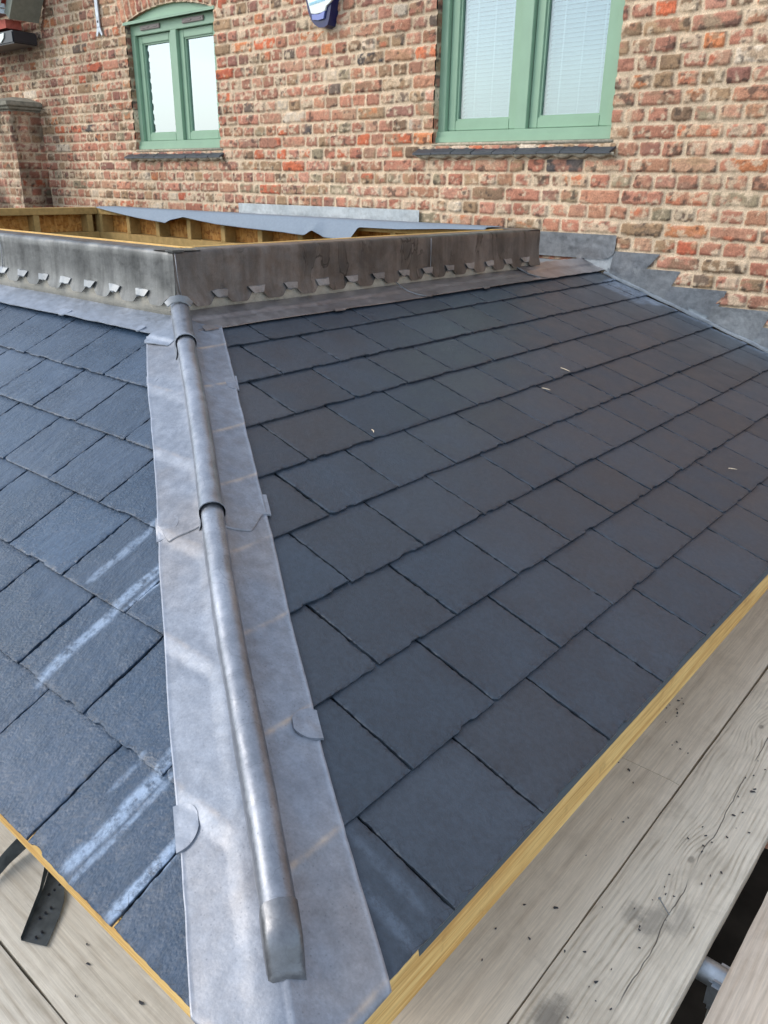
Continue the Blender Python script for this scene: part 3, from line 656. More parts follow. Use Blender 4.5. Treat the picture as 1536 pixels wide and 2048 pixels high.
# ------------------------------------------------------------------ the slate roof extension
ext = empty('roof_extension', (0, 0, 0), 'hipped slate roof extension with a lead covered hip roll in front of the brick house', 'roof')
E0 = np.array([0, 0, Z0])
FR = (np.array([0, 1., 0]), np.array([-c1, 0, s1]), np.array([s1, 0, c1]))     # right slope: along, up-slope, normal
FL = (np.array([1., 0, 0]), np.array([0, c2, s2]), np.array([0, -s2, c2]))
def slate_slope(name, fr, ncourse, offs, pitch, amin, amax, smax, clip, mat, coarse, res_fn, effs, seed):
    A_, S_, N_ = fr; rs = np.random.RandomState(seed)
    Vs = []; Fs = []; C1 = []; C2 = []; n = 0
    for c in range(ncourse):
        s0 = c*GAUGE; ph = offs[c % len(offs)] if c < len(offs) else offs[c-2]+rs.uniform(-.01, .01)
        k0 = math.floor((amin-ph)/pitch)-1; k1 = math.ceil((amax-ph)/pitch)+1
        for k in range(k0, k1):
            a0 = ph+k*pitch; a1 = a0+pitch
            if a1 < amin or a0 > amax: continue
            b0, b1 = max(a0, amin), min(a1, amax)
            if b1-b0 < .02: continue
            if clip is not None and not clip(b0, b1, s0, s0+GAUGE): continue
            g = .0021+rs.uniform(0, .0014); b0 += g*rs.uniform(.6, 1.2); b1 -= g*rs.uniform(.6, 1.2)
            L = GAUGE+.075; L = min(L, max(smax-s0, .02)); res = res_fn((b0+b1)/2, s0)
            nu = max(3, int((b1-b0)/res)); nv = max(3, int(L/res))
            eps = .0012
            us = np.concatenate([[b0, b0+eps], np.linspace(b0+.004, b1-.004, nu), [b1-eps, b1]])
            vs = np.concatenate([[0, eps], np.linspace(.004, L, nv)])
            U, V = np.meshgrid(us, vs, indexing='ij')
            sd = rs.uniform(0, 90)
            lift = rs.uniform(-.0006, .0008); tilt = rs.uniform(-.004, .004); skew = rs.uniform(-.0006, .0006)
            dlow = (fbm(U*110+sd, U*0, 1, 3)-.5)*.0022+(fbm(U*9+sd, U*0, 2, 2)-.5)*.0006+skew*(U-b0)/pitch*2
            chipc = ss(.70, .80, vn(U*22+sd, U*0+sd, 5))*.004
            V2 = V+(dlow+chipc)*np.exp(-V/.012)
            # rounded or broken corners
            if rs.rand() < .16: V2 = V2+.007*np.exp(-((U-b0)/.006)**2)*np.exp(-V/.012)
            if rs.rand() < .16: V2 = V2+.007*np.exp(-((U-b1)/.006)**2)*np.exp(-V/.012)
            U2 = U+(fbm(V*40+sd, V*0, 3, 3)-.5)*.0022*(np.exp(-(U-b0)/.01)-np.exp(-(b1-U)/.01))
            ed = np.minimum(np.minimum(U-b0, b1-U), V*1.0)
            dz = -.0068*V/GAUGE+lift*(1-V/GAUGE)+tilt*(U-(b0+b1)/2)*.5*(1-V/L)
            amp = .0011 if coarse else .00055
            if coarse:
                an = rs.uniform(-.5, .5); riv = (fbm((U*math.cos(an)+V*math.sin(an))*60+sd, (V*math.cos(an)-U*math.sin(an))*12+sd, 4, 4)-.5)*rs.uniform(.5, 1.8)
            else: riv = fbm(U*16+sd, V*24+sd, 4, 4)-.5
            dz = dz+riv*amp*2*ss(0, .012, ed)
            # dressed, spalled margins
            spall = ss(.42, .60, fbm(U*70+sd, V*70+sd, 6, 3)); dz = dz-spall*.0016*np.exp(-ed/.0035)-.0006*np.exp(-ed/.0010)
            lead_ = ss(.5, .62, fbm(U*26+sd, V*60+sd, 8, 2))*np.exp(-ed/.010); dz = dz-lead_*.0009
            dz = np.minimum(dz, -.0068*V/GAUGE+.0014)
            top = E0+A_*U2[..., None]+S_*(s0+V2)[..., None]+N_*dz[..., None]
            nu2, nv2 = U.shape; nn = nu2*nv2
            rim = np.concatenate([np.arange(nv2)*1, (np.arange(1, nu2)*nv2+nv2-1), ((nu2-1)*nv2+np.arange(nv2-2, -1, -1)), np.arange(nu2-2, 0, -1)*nv2])
            low = top.reshape(-1, 3)[rim]-N_*.0050
            Vs.append(top.reshape(-1, 3)); Vs.append(low)
            Fs.append(grid_faces(nu2, nv2, n)); m_ = len(rim); j = np.arange(m_)
            Fs.append(np.stack([rim[(j+1) % m_]+n, rim+n, n+nn+j, n+nn+(j+1) % m_], -1) if True else 0)
            tone = .5*(1+rs.uniform(-.12, .12)); hue = np.clip(rs.normal(.35, .22), 0, 1)
            ef = np.zeros_like(U)
            for (ax, wd, sa, sb, amt) in effs:
                sA = s0+V
                m1 = np.exp(-(((U-ax)+(fbm(sA*12, sA*0, 9, 2)-.5)*.012+.12*wd*(sb-sA)/.2)/wd)**2)*ss(sa-.01, sa+.05, sA)*ss(sb+.006, sb-.006, sA)
                ef = np.maximum(ef, ss(.22, .75, m1*(.6+.8*fbm(U*170, sA*22, 14, 3)))*amt)
            col = np.stack([np.full(U.shape, tone), ef, np.exp(-ed/.010)], -1).reshape(-1, 3)
            C1.append(col); C1.append(col[rim]*np.array([.8, 0, 1])); 
            hc = np.stack([np.full(U.shape, hue)]*3, -1).reshape(-1, 3); C2.append(hc); C2.append(hc[rim])
            n += nn+m_
    V_ = np.concatenate(Vs); F_ = np.concatenate(Fs); C1 = np.concatenate(C1); C2 = np.concatenate(C2)
    me = mesh_np(name, V_, F_, False, {'sl': C1, 'sh': C2})
    return me
hipn = math.hypot(.7, 1)
offq = lambda x, y: (x*.7+y)/hipn
def clipR(a0, a1, s0, s1_): return offq(-s0*c1, a1) > .03
def clipL(a0, a1, s0, s1_): return offq(a0, s0*c2) < -.03
def cut_by(me, co, no):
    bm = bmesh.new(); bm.from_mesh(me)
    bmesh.ops.bisect_plane(bm, geom=bm.verts[:]+bm.edges[:]+bm.faces[:], plane_co=co, plane_no=no, clear_inner=True)
    bm.to_mesh(me); bm.free(); return me
resR = lambda a, s: .0055 if a < 1.6 else (.0075 if a < 2.6 else .010)
meR = slate_slope('slate_courses', FR, 9, [.325, .4525, .334, .4545, .3385, .452, .333, .455, .33], .2405, -.05, YW-.052, 1.66, clipR, SLR, False, resR,
    [(.292, .010, .0, .22, .10), (.245, .012, -.02, .12, .14), (3.66, .07, 1.18, 1.52, .55), (3.55, .05, 1.22, 1.50, .4), (3.70, .03, .5, 1.5, .35)], 11)
nh = Vector((.7, 1, 0)).normalized()
cut_by(meR, nh*.03, nh)
o = link('slate_courses', meR, SLR, ext); o['label'] = 'smooth dark grey slates of the right slope'
resL = lambda a, s: .0048 if a > -1.4 else .007
meL = slate_slope('slate_courses', FL, 6, [-.56, -.442, -.5615, -.682, -.600, -.723], .2295, -4.6, .1, 1.2, clipL, SLL, True, resL,
    [(-.935, .013, .37, .62, .5), (-.817, .015, .155, .50, .75), (-.788, .009, .355, .50, .9), (-.455, .014, -.02, .26, .9), (-.432, .006, -.02, .20, .6), (-.505, .006, .10, .20, .4), (-.338, .013, -.02, .16, 1.0)], 23)
cut_by(meL, -nh*.03, -nh)
o = link('slate_courses', meL, SLL, ext); o['label'] = 'rough textured blue grey slates of the left slope with white streaks'

# underlay below the slates and the building below
def plane_pt(fr, a, s_, n_): return E0+fr[0]*a+fr[1]*s_+fr[2]*n_
u_ = MB()
q = [plane_pt(FR, -.02, .02, -.020), plane_pt(FR, YW, .02, -.020), plane_pt(FR, YW, 1.74, -.020), plane_pt(FR, KY+.02, 1.74, -.020)]
u_.add(q+[p-np.array([0, 0, .02]) for p in q], [(0, 1, 2, 3), (7, 6, 5, 4), (0, 1, 5, 4), (1, 2, 6, 5), (2, 3, 7, 6), (3, 0, 4, 7)])
q = [plane_pt(FL, .02, .02, -.020), plane_pt(FL, KX+.02, 1.25, -.020), plane_pt(FL, -5.5, 1.25, -.020), plane_pt(FL, -5.5, .02, -.020)]
u_.add(q+[p-np.array([0, 0, .02]) for p in q], [(0, 1, 2, 3), (7, 6, 5, 4), (0, 1, 5, 4), (1, 2, 6, 5), (2, 3, 7, 6), (3, 0, 4, 7)])
u_.build('roof_underlay', FELT, ext)
# eaves underlay strip showing past the slates
G = np.zeros((60, 3, 3)); yy = np.linspace(.25, YW-.02, 60)
bul = -.003+.009*ss(.9, 2.4, yy)
G[:, :, 1] = yy[:, None]; G[:, 0, 0] = -.03; G[:, 1, 0] = -.004+bul*.4; G[:, 2, 0] = bul*.8
G[:, 0, 2] = Z0-.004; G[:, 1, 2] = Z0-.0085; G[:, 2, 2] = Z0-.022
MB().sheet(G, (.3, 0, 1), .001).build('underlay_edge', FELTG, ext, smooth=True)
def fascia(p, q, face, name='fascia_board', hh=.125):
    m_ = MB(); L = math.dist(p, q); m_.box((-.0125, 0, 0), (.0125, L, hh), .003); o_ = m_.build(name, FASC, ext)
    d = (Vector(q)-Vector(p)).normalized(); o_.matrix_parent_inverse = Matrix.Identity(4)
    o_.location = p; o_.rotation_euler = (0, 0, math.atan2(-d.x, d.y)); return o_
fascia((-.034, -.0, 2.462), (-.034, 3.77, 2.462), 0)
fascia((-.05, .033, 2.522), (-5.5, .033, 2.522), 0, hh=.060)
b = MB(); b.box((-.30, .30, 0), (-.27, 3.76, 2.55)); b.box((-5.5, .30, 0), (-.30, .33, 2.55)); b.build('extension_wall', MORTAR, ext)
b = MB(); b.box((-.27, .05, 2.465), (-.048, 3.76, 2.475)); b.box((-5.5, .06, 2.540), (-.27, .30, 2.550)); b.build('soffit_board', TIMB, ext)
b = MB(); b.box((-5.47, KY+.1, 2.40), (-.3, YW-.0, 2.42)); b.build('ceiling_board', DARK, ext)

# --- hip flashing
def tent(x, y):      # plane height of both slopes, softened along the hip
    a = -x*t1; b_ = y*t2; k = .006
    return Z0+(-k*np.log(np.exp(-a/k)+np.exp(-b_/k)))
def saw(s_, w=.09):   # slate surface profile with lead dressed over the steps
    f = (s_/GAUGE) % 1.0
    return -.0062*f*ss(0, w, 1-f)
def crease(s_):
    f = (s_/GAUGE) % 1.0; d = np.minimum(f, 1-f)*GAUGE; return np.exp(-(d/.0042)**2)
QR = ([0, .35, .6, 1.0, 1.5, 2.2], [.157, .131, .124, .116, .103, .10])
QL = ([0, .2, .5, .95, 1.3, 2.2], [.090, .093, .104, .110, .120, .128])
def hip_sheet(name, tlo, thi, lift, qscale=1.0, nq=70, nt=220, lowfn=None, wob=0.0, label=None):
    v = np.linspace(0, 1, nt); w = np.linspace(-1, 1, nq)
    Wq, Vv = np.meshgrid(w, v, indexing='ij')
    T = tlo+(thi-tlo)*Vv
    for _ in range(3):
        q = np.where(Wq < 0, Wq*np.interp(T, *QL), Wq*np.interp(T, *QR))*qscale
        q = q+(fbm(T*9, T*0, 4, 3)-.5)*.006*np.abs(Wq)**3*np.sign(Wq)
        lo = lowfn(q) if lowfn else tlo
        T = lo+(thi-lo)*Vv
    X = -T+q*.7/hipn; Y = .7*T+q/hipn
    sR = -X/c1; sL = Y/c2; left = q < 0
    sc_ = np.where(left, sL, sR); fadeq = ss(.012, .035, np.abs(q))
    h = np.where(left, saw(sc_, .16), saw(sc_))*fadeq+.0042+lift
    h = h+(fbm(X*9, Y*9, 6, 3)-.5)*.004+(fbm(X*30, Y*30, 8, 2)-.5)*.0012
    # rises to meet the roll
    qc = np.interp(T, [0, .15, .5, 1.0, 1.6], [.024, .022, .010, 0, -.014])
    h = h+np.where(q < qc, .005, .009)*np.exp(-((q-qc)/.030)**2)
    h = h+.0016*np.exp(-((np.abs(Wq)-1)/.03)**2)
    P_ = np.stack([X, Y, tent(X, Y)+h], -1)
    cr = crease(sc_)*fadeq*np.where(left, .30, .85)*(.5+.8*fbm(X*7, Y*7, 12, 2)); eg = np.exp(-((1-np.abs(Wq))/.035)**2)
    C = np.stack([np.clip(cr, 0, 1), np.clip(eg, 0, 1), 0*cr], -1)
    Pb = P_-np.array([0, 0, .0028])
    n = nq*nt; i = np.arange(n).reshape(nq, nt)
    rim = np.concatenate([i[:, 0], i[-1, 1:], i[:-1, -1][::-1], i[0, 1:-1][::-1]]); m_ = len(rim); j = np.arange(m_)
    F_ = np.concatenate([grid_faces(nq, nt), np.stack([rim[(j+1) % m_], rim, n+j, n+(j+1) % m_], -1)])
    Vv_ = np.concatenate([P_.reshape(-1, 3), Pb.reshape(-1, 3)[rim]])
    Cc = np.concatenate([C.reshape(-1, 3), C.reshape(-1, 3)[rim]])
    o_ = link(name, mesh_np(name, Vv_, F_, True, {'cr': Cc}), LEADD, ext)
    if label: o_['label'] = label
    return o_
low1 = lambda q: np.where(q > 0, .7/hipn*q*1.0, 1/hipn/.7*np.abs(q))-.010+.002*np.sin(q*60)
low1 = lambda q: np.where(q > 0, q*.7/hipn, -q/(hipn*.7))-.010
sh1 = hip_sheet('hip_flashing', 0, .93, 0, lowfn=low1, nt=260, label='lower sheet of the lead hip flashing')
low2 = lambda q: .79+.040*ss(.02, .0, q+.05)*0+np.where(q < 0, .015+.055*(1-ss(-.03, -.055, q))*0, 0)+.052*ss(.075, .118, q)+.045*ss(-.085, -.108, q)-.004
sh2 = hip_sheet('hip_flashing', .80, 1.58, .0032, lowfn=low2, nt=220, label='upper sheet of the lead hip flashing')
# top saddle piece dressed over the left side of the hip
def patch(name, fn, nu, nv, mat, parent, th=.0026, N=(0, 0, 1), label=None):
    A_, B_ = np.meshgrid(np.linspace(0, 1, nu), np.linspace(0, 1, nv), indexing='ij'); P_ = fn(A_, B_)
    return MB().sheet(P_, N, th).build(name, mat, parent, smooth=False, auto=50, label=label)
def on_left(X, Y, h): return np.stack([X, Y, Z0+Y*t2+saw(Y/c2)+.0042+h], -1)
def on_right(X, Y, h): return np.stack([X, Y, Z0-X*t1+saw(-X/c1)+.0042+h], -1)
def sad(A_, B_):
    X = -1.64+A_*(.135)
    ylo = .980+.014*A_+.055*ss(.80, 1.0, A_)**2+.012*ss(.12, 0, A_)
    yhi = np.minimum(KY, -X*.7+.004); Y = ylo+(yhi-ylo)*B_
    return on_left(X, Y, .0075+.002*np.sin(A_*3)+(fbm(X*20, Y*20, 3, 2)-.5)*.003)
patch('saddle_flashing', sad, 40, 30, LEADA, ext)

# --- lead rolls
PROF = [(-.030, -.010), (-.025, -.002), (-.0212, .006), (-.0205, .013), (-.0225, .022), (-.0225, .030), (-.0195, .037), (-.0135, .0425), (-.006, .0452), (.001, .0458), (.008, .0450), (.0145, .042), (.0200, .0365), (.0225, .029), (.0222, .021), (.0203, .013), (.0212, .006), (.025, -.002), (.030, -.010)]
def roll(name, ta, tb, grow, label, lift=0.0, flare=True, n=120, mat=None):
    T = np.linspace(ta, tb, n); G = np.zeros((n, len(PROF), 3))
    for i, t in enumerate(T):
        qc = float(np.interp(t, [0, .15, .5, 1.0, 1.6], [.027, .024, .011, .001, -.015]))+.0022*math.sin(t*7.0)
        g = 1+grow+.05*(float(fbm(t*16, 1+0*t, 8, 2))-.5)+(.08*math.exp(-((t-ta)/.02)**2) if flare else 0)+.03*(float(fbm(t*6, 0*t, 3, 2))-.5)
        hs_ = 1+.02*math.sin(t*11)
        for j, (q, h) in enumerate(PROF):
            core = abs(q) < .024
            qq = qc+q*g*(1.0 if core else 1.0)
            hh = h*g*hs_+lift
            # lower part lies over slates, so base follows tent
            x = -t+qq*.7/hipn; y = .7*t+qq/hipn
            zb_ = Z0+float(tent(-t+qc*.7/hipn, .7*t+qc/hipn))-Z0
            zt_ = float(tent(x, y)); k = min(1, max(0, h/.012))
            G[i, j] = (x, y, zt_*(1-k)+zb_*k+hh+.006+.001*(float(fbm(x*18, y*18, 5, 2))-.5)*4)
    m_ = MB(); P_ = G; nu, nv, _ = G.shape
    m_.sheet(P_, (0, 0, 1), .0022)
    return m_.build(name, mat or LEADR, ext, auto=55, label=label)
roll('lead_roll', .128, .90, .0, 'lower length of the lead roll', 0.0, False)
roll('lead_roll', .792, 1.56, .10, 'upper length of the lead roll', .001)
roll('lead_roll', 1.405, 1.625, .19, 'short top length of the lead roll', .0015)
# square folded end of the roll
e_ = MB(); qc = .025
def hp(t, q, h): return np.array([-t+q*.7/hipn, .7*t+q/hipn, float(tent(-t+qc*.7/hipn, .7*t+qc/hipn))+h+.004])
sec = [(-.0245, -.006), (-.0250, .020), (-.0235, .035), (-.017, .043), (0, .0465), (.017, .0435), (.0240, .036), (.0255, .020), (.0250, -.010)]
rings = [(.146, 1.0, .0026), (.132, 1.0, .0026), (.119, .995, .0022), (.110, .97, -.003), (.1035, .95, -.013), (.098, .93, -.024), (.094, .95, -.031), (.091, .95, -.036)]
V = []; nS = len(sec)
for (t, g, dh) in rings:
    for (q, h) in sec:
        V.append(hp(t, qc+q*g, max(-.008, h+dh*(h > -.004)*min(1, h/.03+.2))))
Fc = [(i*nS+j, i*nS+j+1, (i+1)*nS+j+1, (i+1)*nS+j) for i in range(len(rings)-1) for j in range(nS-1)]
Fc.append(tuple(range((len(rings)-1)*nS, len(rings)*nS)))
e_.add(V, Fc); e_.build('roll_end_cap', LEADE, ext, auto=50)
# --- small lead clips along the hip
def tab(fn, u0, u1, v0, v1, rc, name='lead_clip', mat=LEADD, round_end='u0', label=None):
    """rounded tab in plan: u across, v along"""
    A_, B_ = np.meshgrid(np.linspace(0, 1, 14), np.linspace(0, 1, 12), indexing='ij')
    half = np.sqrt(np.clip(1-((1-A_) if round_end == 'u1x' else (0 if False else 1))*0, 0, 1))
    U = u0+(u1-u0)*A_; wv = np.sqrt(np.clip(1-np.clip(1-A_/rc, 0, 1)**2*.92, .02, 1))
    Vv_ = (v0+v1)/2+(v1-v0)/2*(2*B_-1)*wv
    me = fn(U, Vv_)
    o_ = MB().sheet(me, (0, 0, 1), .004).build(name, mat, ext, auto=50)
    a = o_.data.color_attributes.new('cr', 'FLOAT_COLOR', 'POINT'); a.data.foreach_set('color', np.tile([0, .25, 0, 1], len(o_.data.vertices)).astype(np.float32))
    return o_
def hipL(U, Vv_): # U = distance from left edge inward, V= t
    T = Vv_; q = -(np.interp(T, *QL)+.002)+U; X = -T+q*.7/hipn; Y = .7*T+q/hipn
    return np.stack([X, Y, tent(X, Y)+saw(Y/c2)+.0075+(fbm(X*50, Y*50, 2, 2)-.5)*.003], -1)
def hipR(U, Vv_):
    T = Vv_; q = (np.interp(T, *QR)+.003)-U; X = -T+q*.7/hipn; Y = .7*T+q/hipn
    return np.stack([X, Y, tent(X, Y)+saw(-X/c1)+.0080+(fbm(X*50, Y*50, 2, 2)-.5)*.003], -1)
tab(lambda U, V_: hipL(.034-U, V_), 0, .036, 1.345, 1.385, .5)
tab(lambda U, V_: hipL(.045-U, V_), 0, .047, .815, .872, .9)
tab(lambda U, V_: hipL(.032-U, V_), 0, .034, .265, .325, .9)
tab(lambda U, V_: hipR(.030-U, V_), 0, .034, 1.275, 1.325, .6)
tab(lambda U, V_: hipR(.044-U, V_), 0, .050, .835, .895, .9)
tab(lambda U, V_: hipR(.042-U, V_), 0, .044, .375, .420, .9)

# --- apron flashings round the upstand
def apR(ya, yb, la=0, lb=0, lift=0):
    def f(A_, B_):
        X = -1.655+B_*.140; curve = .03*ss(0, 1, B_)
        y0 = ya-.045*la*(1-B_)**2*1.0+0*B_; y1 = yb
        Y = y0+(y1-y0)*A_
        X = X+(fbm(Y*7, Y*0, 2, 3)-.5)*.006*B_
        P_ = on_right(X, Y, .0035-.012*(1-B_)+lift*B_+(fbm(X*8, Y*5, 9, 3)-.5)*.006+.0015*np.exp(-((B_-1)/.05)**2)); P_[..., 2] += .006*(1-B_)**8
        return P_
    return f
patch('apron_flashing', apR(1.10, 2.24, 0, 0, 0), 140, 16, LEADA2, ext)
patch('apron_flashing', apR(2.19, 3.16, .9, 0, .0035), 120, 16, LEADA2, ext)
def apEnd(A_, B_):
    ya = 3.10-.03*(1-B_); Y = ya+(YW-.004-ya)*A_
    wide = 1.0; X = -1.72+B_*.205
    z = Z0-X*t1+.0115+saw(-X/c1)*ss(-1.66, -1.6, X)
    flat = 3.158+.004*(fbm(X*7, Y*7, 3, 2)-.5)+.010*np.exp(-((X+1.655)/.02)**2)
    z = np.minimum(z, flat+.0)+(fbm(X*9+Y*3, Y*9, 4, 3)-.5)*.010*ss(3.25, 3.4, Y)+(fbm(X*3+Y*14, Y*3, 4, 2)-.5)*.006
    return np.stack([X, Y, z], -1)
patch('apron_flashing', apEnd, 90, 40, LEADA2, ext)
b = MB(); A_, B_ = np.meshgrid(np.linspace(-5.6, -1.70, 60), np.linspace(KY2, YW-.002, 10), indexing='ij')
b.sheet(np.stack([A_, B_, 3.150+(fbm(A_*5, B_*5, 3, 2)-.5)*.01], -1), (0, 0, 1), .003); b.build('gutter_lining', LEADG, ext, smooth=True)
def apL(xa, xb, lift):
    def f(A_, B_):
        X = xa+(xb-xa)*A_; Y = KY+.004-B_*(KY-1.018); Y = Y+(fbm(X*8, X*0, 7, 3)-.5)*.006*B_
        P_ = on_left(X, Y, .0035-.012*(1-B_)+lift*B_+(fbm(X*5, Y*8, 9, 3)-.5)*.005); P_[..., 2] += .006*(1-B_)**8; return P_
    return f
patch('apron_flashing', apL(-2.19, KX+.03, .003), 80, 16, LEADA, ext)
patch('apron_flashing', apL(-5.5, -2.15, 0), 160, 16, LEADA, ext)
tab(lambda U, V_: on_left(V_, 1.017+U, .0075), 0, .030, -2.195, -2.135, .9, mat=LEADA)
tab(lambda U, V_: on_left(V_, 1.017+U, .0080), 0, .026, -1.73, -1.70, .9, mat=LEADA)
tab(lambda U, V_: on_right(-1.508-.026+U, V_, .0085), 0, .028, 1.115, 1.165, .9, mat=LEADA2)
tab(lambda U, V_: on_right(-1.508-.018+U, V_, .0085), 0, .020, 1.675, 1.725, .9, mat=LEADA2)
tab(lambda U, V_: on_right(-1.508-.018+U, V_, .0095), 0, .020, 2.60, 2.64, .9, mat=LEADA2)
# lap joints of the apron show as a curved welt
def welt(pts, r=.0022, mat=LEADC, name='lead_welt'):
    P_ = []
    for (x_, y_, h_) in pts: P_.append(tuple(on_right(np.array(x_), np.array(y_), h_)))
    m_ = MB(); m_.tube(P_, r, 8); return m_.build(name, mat, ext, smooth=True)
welt([(-1.652, 2.175, .02), (-1.64, 2.158, .011), (-1.61, 2.150, .0085), (-1.575, 2.152, .008), (-1.54, 2.165, .008), (-1.517, 2.190, .008), (-1.508, 2.22, .006)])
welt([(-1.652, 3.075, .02), (-1.64, 3.062, .012), (-1.61, 3.060, .0095), (-1.575, 3.075, .009), (-1.54, 3.10, .009), (-1.515, 3.15, .008)])

# --- flashings against the house wall
def wallsheet(poly, yoff, th, mat, name, label=None, amp=.003, res=.02):
    """flat polygon (x,z) on the wall, triangulated fine enough to dress it with dents"""
    bm = bmesh.new(); vs = [bm.verts.new((x, 0, z)) for x, z in poly]; f = bm.faces.new(vs)
    bmesh.ops.triangulate(bm, faces=[f])
    for _ in range(5):
        es = [e for e in bm.edges if e.calc_length() > res]
        if not es: break
        bmesh.ops.subdivide_edges(bm, edges=es, cuts=1); bmesh.ops.triangulate(bm, faces=bm.faces[:])
    for v in bm.verts:
        d = float(fbm(v.co.x*7, v.co.z*7, 3, 3))-.5; v.co.y = YW-yoff-d*amp*2.5
    g = bmesh.ops.extrude_face_region(bm, geom=bm.faces[:])
    for v in [q_ for q_ in g['geom'] if isinstance(q_, bmesh.types.BMVert)]: v.co.y += th
    bmesh.ops.recalc_face_normals(bm, faces=bm.faces)
    for e in bm.edges: e.smooth = len(e.link_faces) == 2 and e.calc_face_angle(0) < 0.9
    me = bpy.data.meshes.new(name); bm.to_mesh(me); bm.free()
    for p in me.polygons: p.use_smooth = True
    o_ = link(name, me, mat, ext)
    if label: o_['label'] = label
    return o_
zr = lambda x: Z0-x*t1+.004
tone_ = [LEADW]*7
for i, (xa, xb, zt_, xc_, zl) in enumerate(steps):
    nx_ = steps[i+1][0] if i+1 < len(steps) else xc_+.1
    lx = steps[i-1][3]+.002 if i else -1.485
    # piece: left edge down to the roof, top edge, raking cut back, roof line
    poly = [(lx-.004, zr(lx)+.0), (lx-.004 if i else -1.475, zt_-(0 if i == 0 else .001)), (xb, zt_+.0), (xc_+.003, zl+.0), (xc_+.003, zr(xc_)+.0)]
    wallsheet(poly, .0115+.0006*(i % 2), .0022, LEADW if i % 2 == 0 else LEADW2, 'step_flashing')
def roundq(x0, x1, zb_, zt_, r=.05): # lower right corner rounded
    pts = [(x0, zb_), (x0, zt_), (x1, zt_), (x1, zb_+r+.02)]
    for k in range(1, 7):
        a = math.pi/2*k/6; pts.append((x1-r*1.6+r*1.6*math.cos(a), zb_+r-r*math.sin(a)))
    return pts
wallsheet(roundq(-2.75, -1.47, 3.166, 3.290), .0165, .0024, LEADW, 'cover_flashing', amp=.005)
wallsheet([(-1.69, 3.14), (-1.69, 3.19), (-1.47, 3.19), (-1.485, zr(-1.485)), (-1.66, 3.155)], .008, .002, LEADF, 'soaker')
wallsheet([(-4.483, 3.12), (-4.483, 3.372), (-3.579, 3.372), (-3.579, 3.12)], .0165, .0024, LEADF, 'cover_flashing')
wallsheet([(-3.585, 3.12), (-3.585, 3.3735), (-2.776, 3.3735), (-2.776, 3.12)], .0195, .0024, LEADF, 'cover_flashing')
wallsheet([(-5.6, 3.12), (-5.6, 3.30), (-4.40, 3.30), (-4.40, 3.12)], .0135, .0024, LEADF, 'cover_flashing')
# secret gutter strip between slates and wall
n = 90; T = np.linspace(0, 1, n); X_ = -1.50+T*1.52
G = np.zeros((n, 7, 3)); G[:, :, 0] = X_[:, None]
ofs = np.array([-.060, -.050, -.046, -.040, -.012, -.010, -.0105]); hh = np.array([.0, .0035, .0085, .0035, .001, .004, .022])
G[:, :, 1] = YW+ofs[None, :]; G[:, :, 2] = (Z0-X_*t1)[:, None]+hh[None, :]+.0015*np.sin(X_*33)[:, None]
MB().sheet(G, (0, 0, 1), .002).build('side_gutter', LEADG, ext, auto=60)
# mortar pointing line above each flashing chase is part of the wall; lead wedges skipped

# ------------------------------------------------------------------ rooflight upstand
kerb = empty('rooflight_upstand', (KX, KY, 3.1), 'timber framed rooflight upstand with dark lead cladding and small lead clips', 'roof upstand')
def clad(axis_, u0, u1, mat, clips, label, capL=False, rev=False, out0=None):
    n = int((u1-u0)/.006); Us = np.linspace(u0, u1, n)
    d_ = np.min(np.abs(Us[:, None]-np.array(clips)[None]), 1)
    zb_ = 3.160+.027*np.exp(-(d_/.036)**4)+.0035*(fbm(Us*20, Us*0, 3, 2)-.5)
    prof = [(-.098, 3.3245), (-.03, 3.3260), (-.010, 3.3258), (-.002, 3.3240), (.003, 3.3195), (.0055, 3.312), (.0055, 3.295), (.0050, 3.26), (.0055, 3.235), (.0065, 3.215), (.0085, 3.195)]
    G = np.zeros((n, len(prof)+3, 3))
    lob = 1-np.exp(-(d_/.030)**2)
    for j in range(G.shape[1]):
        if j < len(prof): dd, zz = prof[j]; dd = dd+0*Us; zz = zz+0*Us
        else:
            k = (j-len(prof)+1)/3; zz = 3.195+(zb_-3.195)*k; dd = .0085+(.010*lob)*k
        dd = dd+(fbm(Us*6, zz*8+0*Us, 6, 3)-.5)*.006*(zz < 3.318)+(fbm(Us*25, zz*25+0*Us, 8, 2)-.5)*.0018
        if axis_ == 'x': G[:, j] = np.stack([Us, KY-dd, zz], -1)
        elif axis_ == 'y': G[:, j] = np.stack([KX+dd, Us, zz], -1)
        elif axis_ == 'b': G[:, j] = np.stack([Us, KY2+dd, zz], -1)
    N = {'x': (0, -1, .15), 'y': (1, 0, .15), 'b': (0, 1, .15)}[axis_]
    o_ = MB().sheet(G, np.array(N)*1.0, .0026).build('lead_cladding', mat, kerb, auto=60); o_['label'] = label; return o_
CX = [-1.816-.1535*k for k in range(0, 24)]; CY = [1.283+.1545*k for k in range(0, 13)]
clad('x', -2.745, KX+.004, LEADK, CX+[-1.665], 'streaky grey lead cladding nearest the hip')
clad('x', -4.2, -2.73, LEADK, CX, 'grey lead cladding at the left')
clad('x', -5.5, -4.19, LEADK, CX, 'grey lead cladding at the far left')
clad('y', KY-.006, 2.40, LEADK2, CY+[1.14], 'dark lead cladding with water marks')
clad('y', 2.385, KY2+.006, LEADK2, CY, 'dark brown lead cladding at the far end')
clad('b', -5.5, KX+.004, LEADK, [KX-.1545*k for k in range(25)], 'lead cladding facing the house')
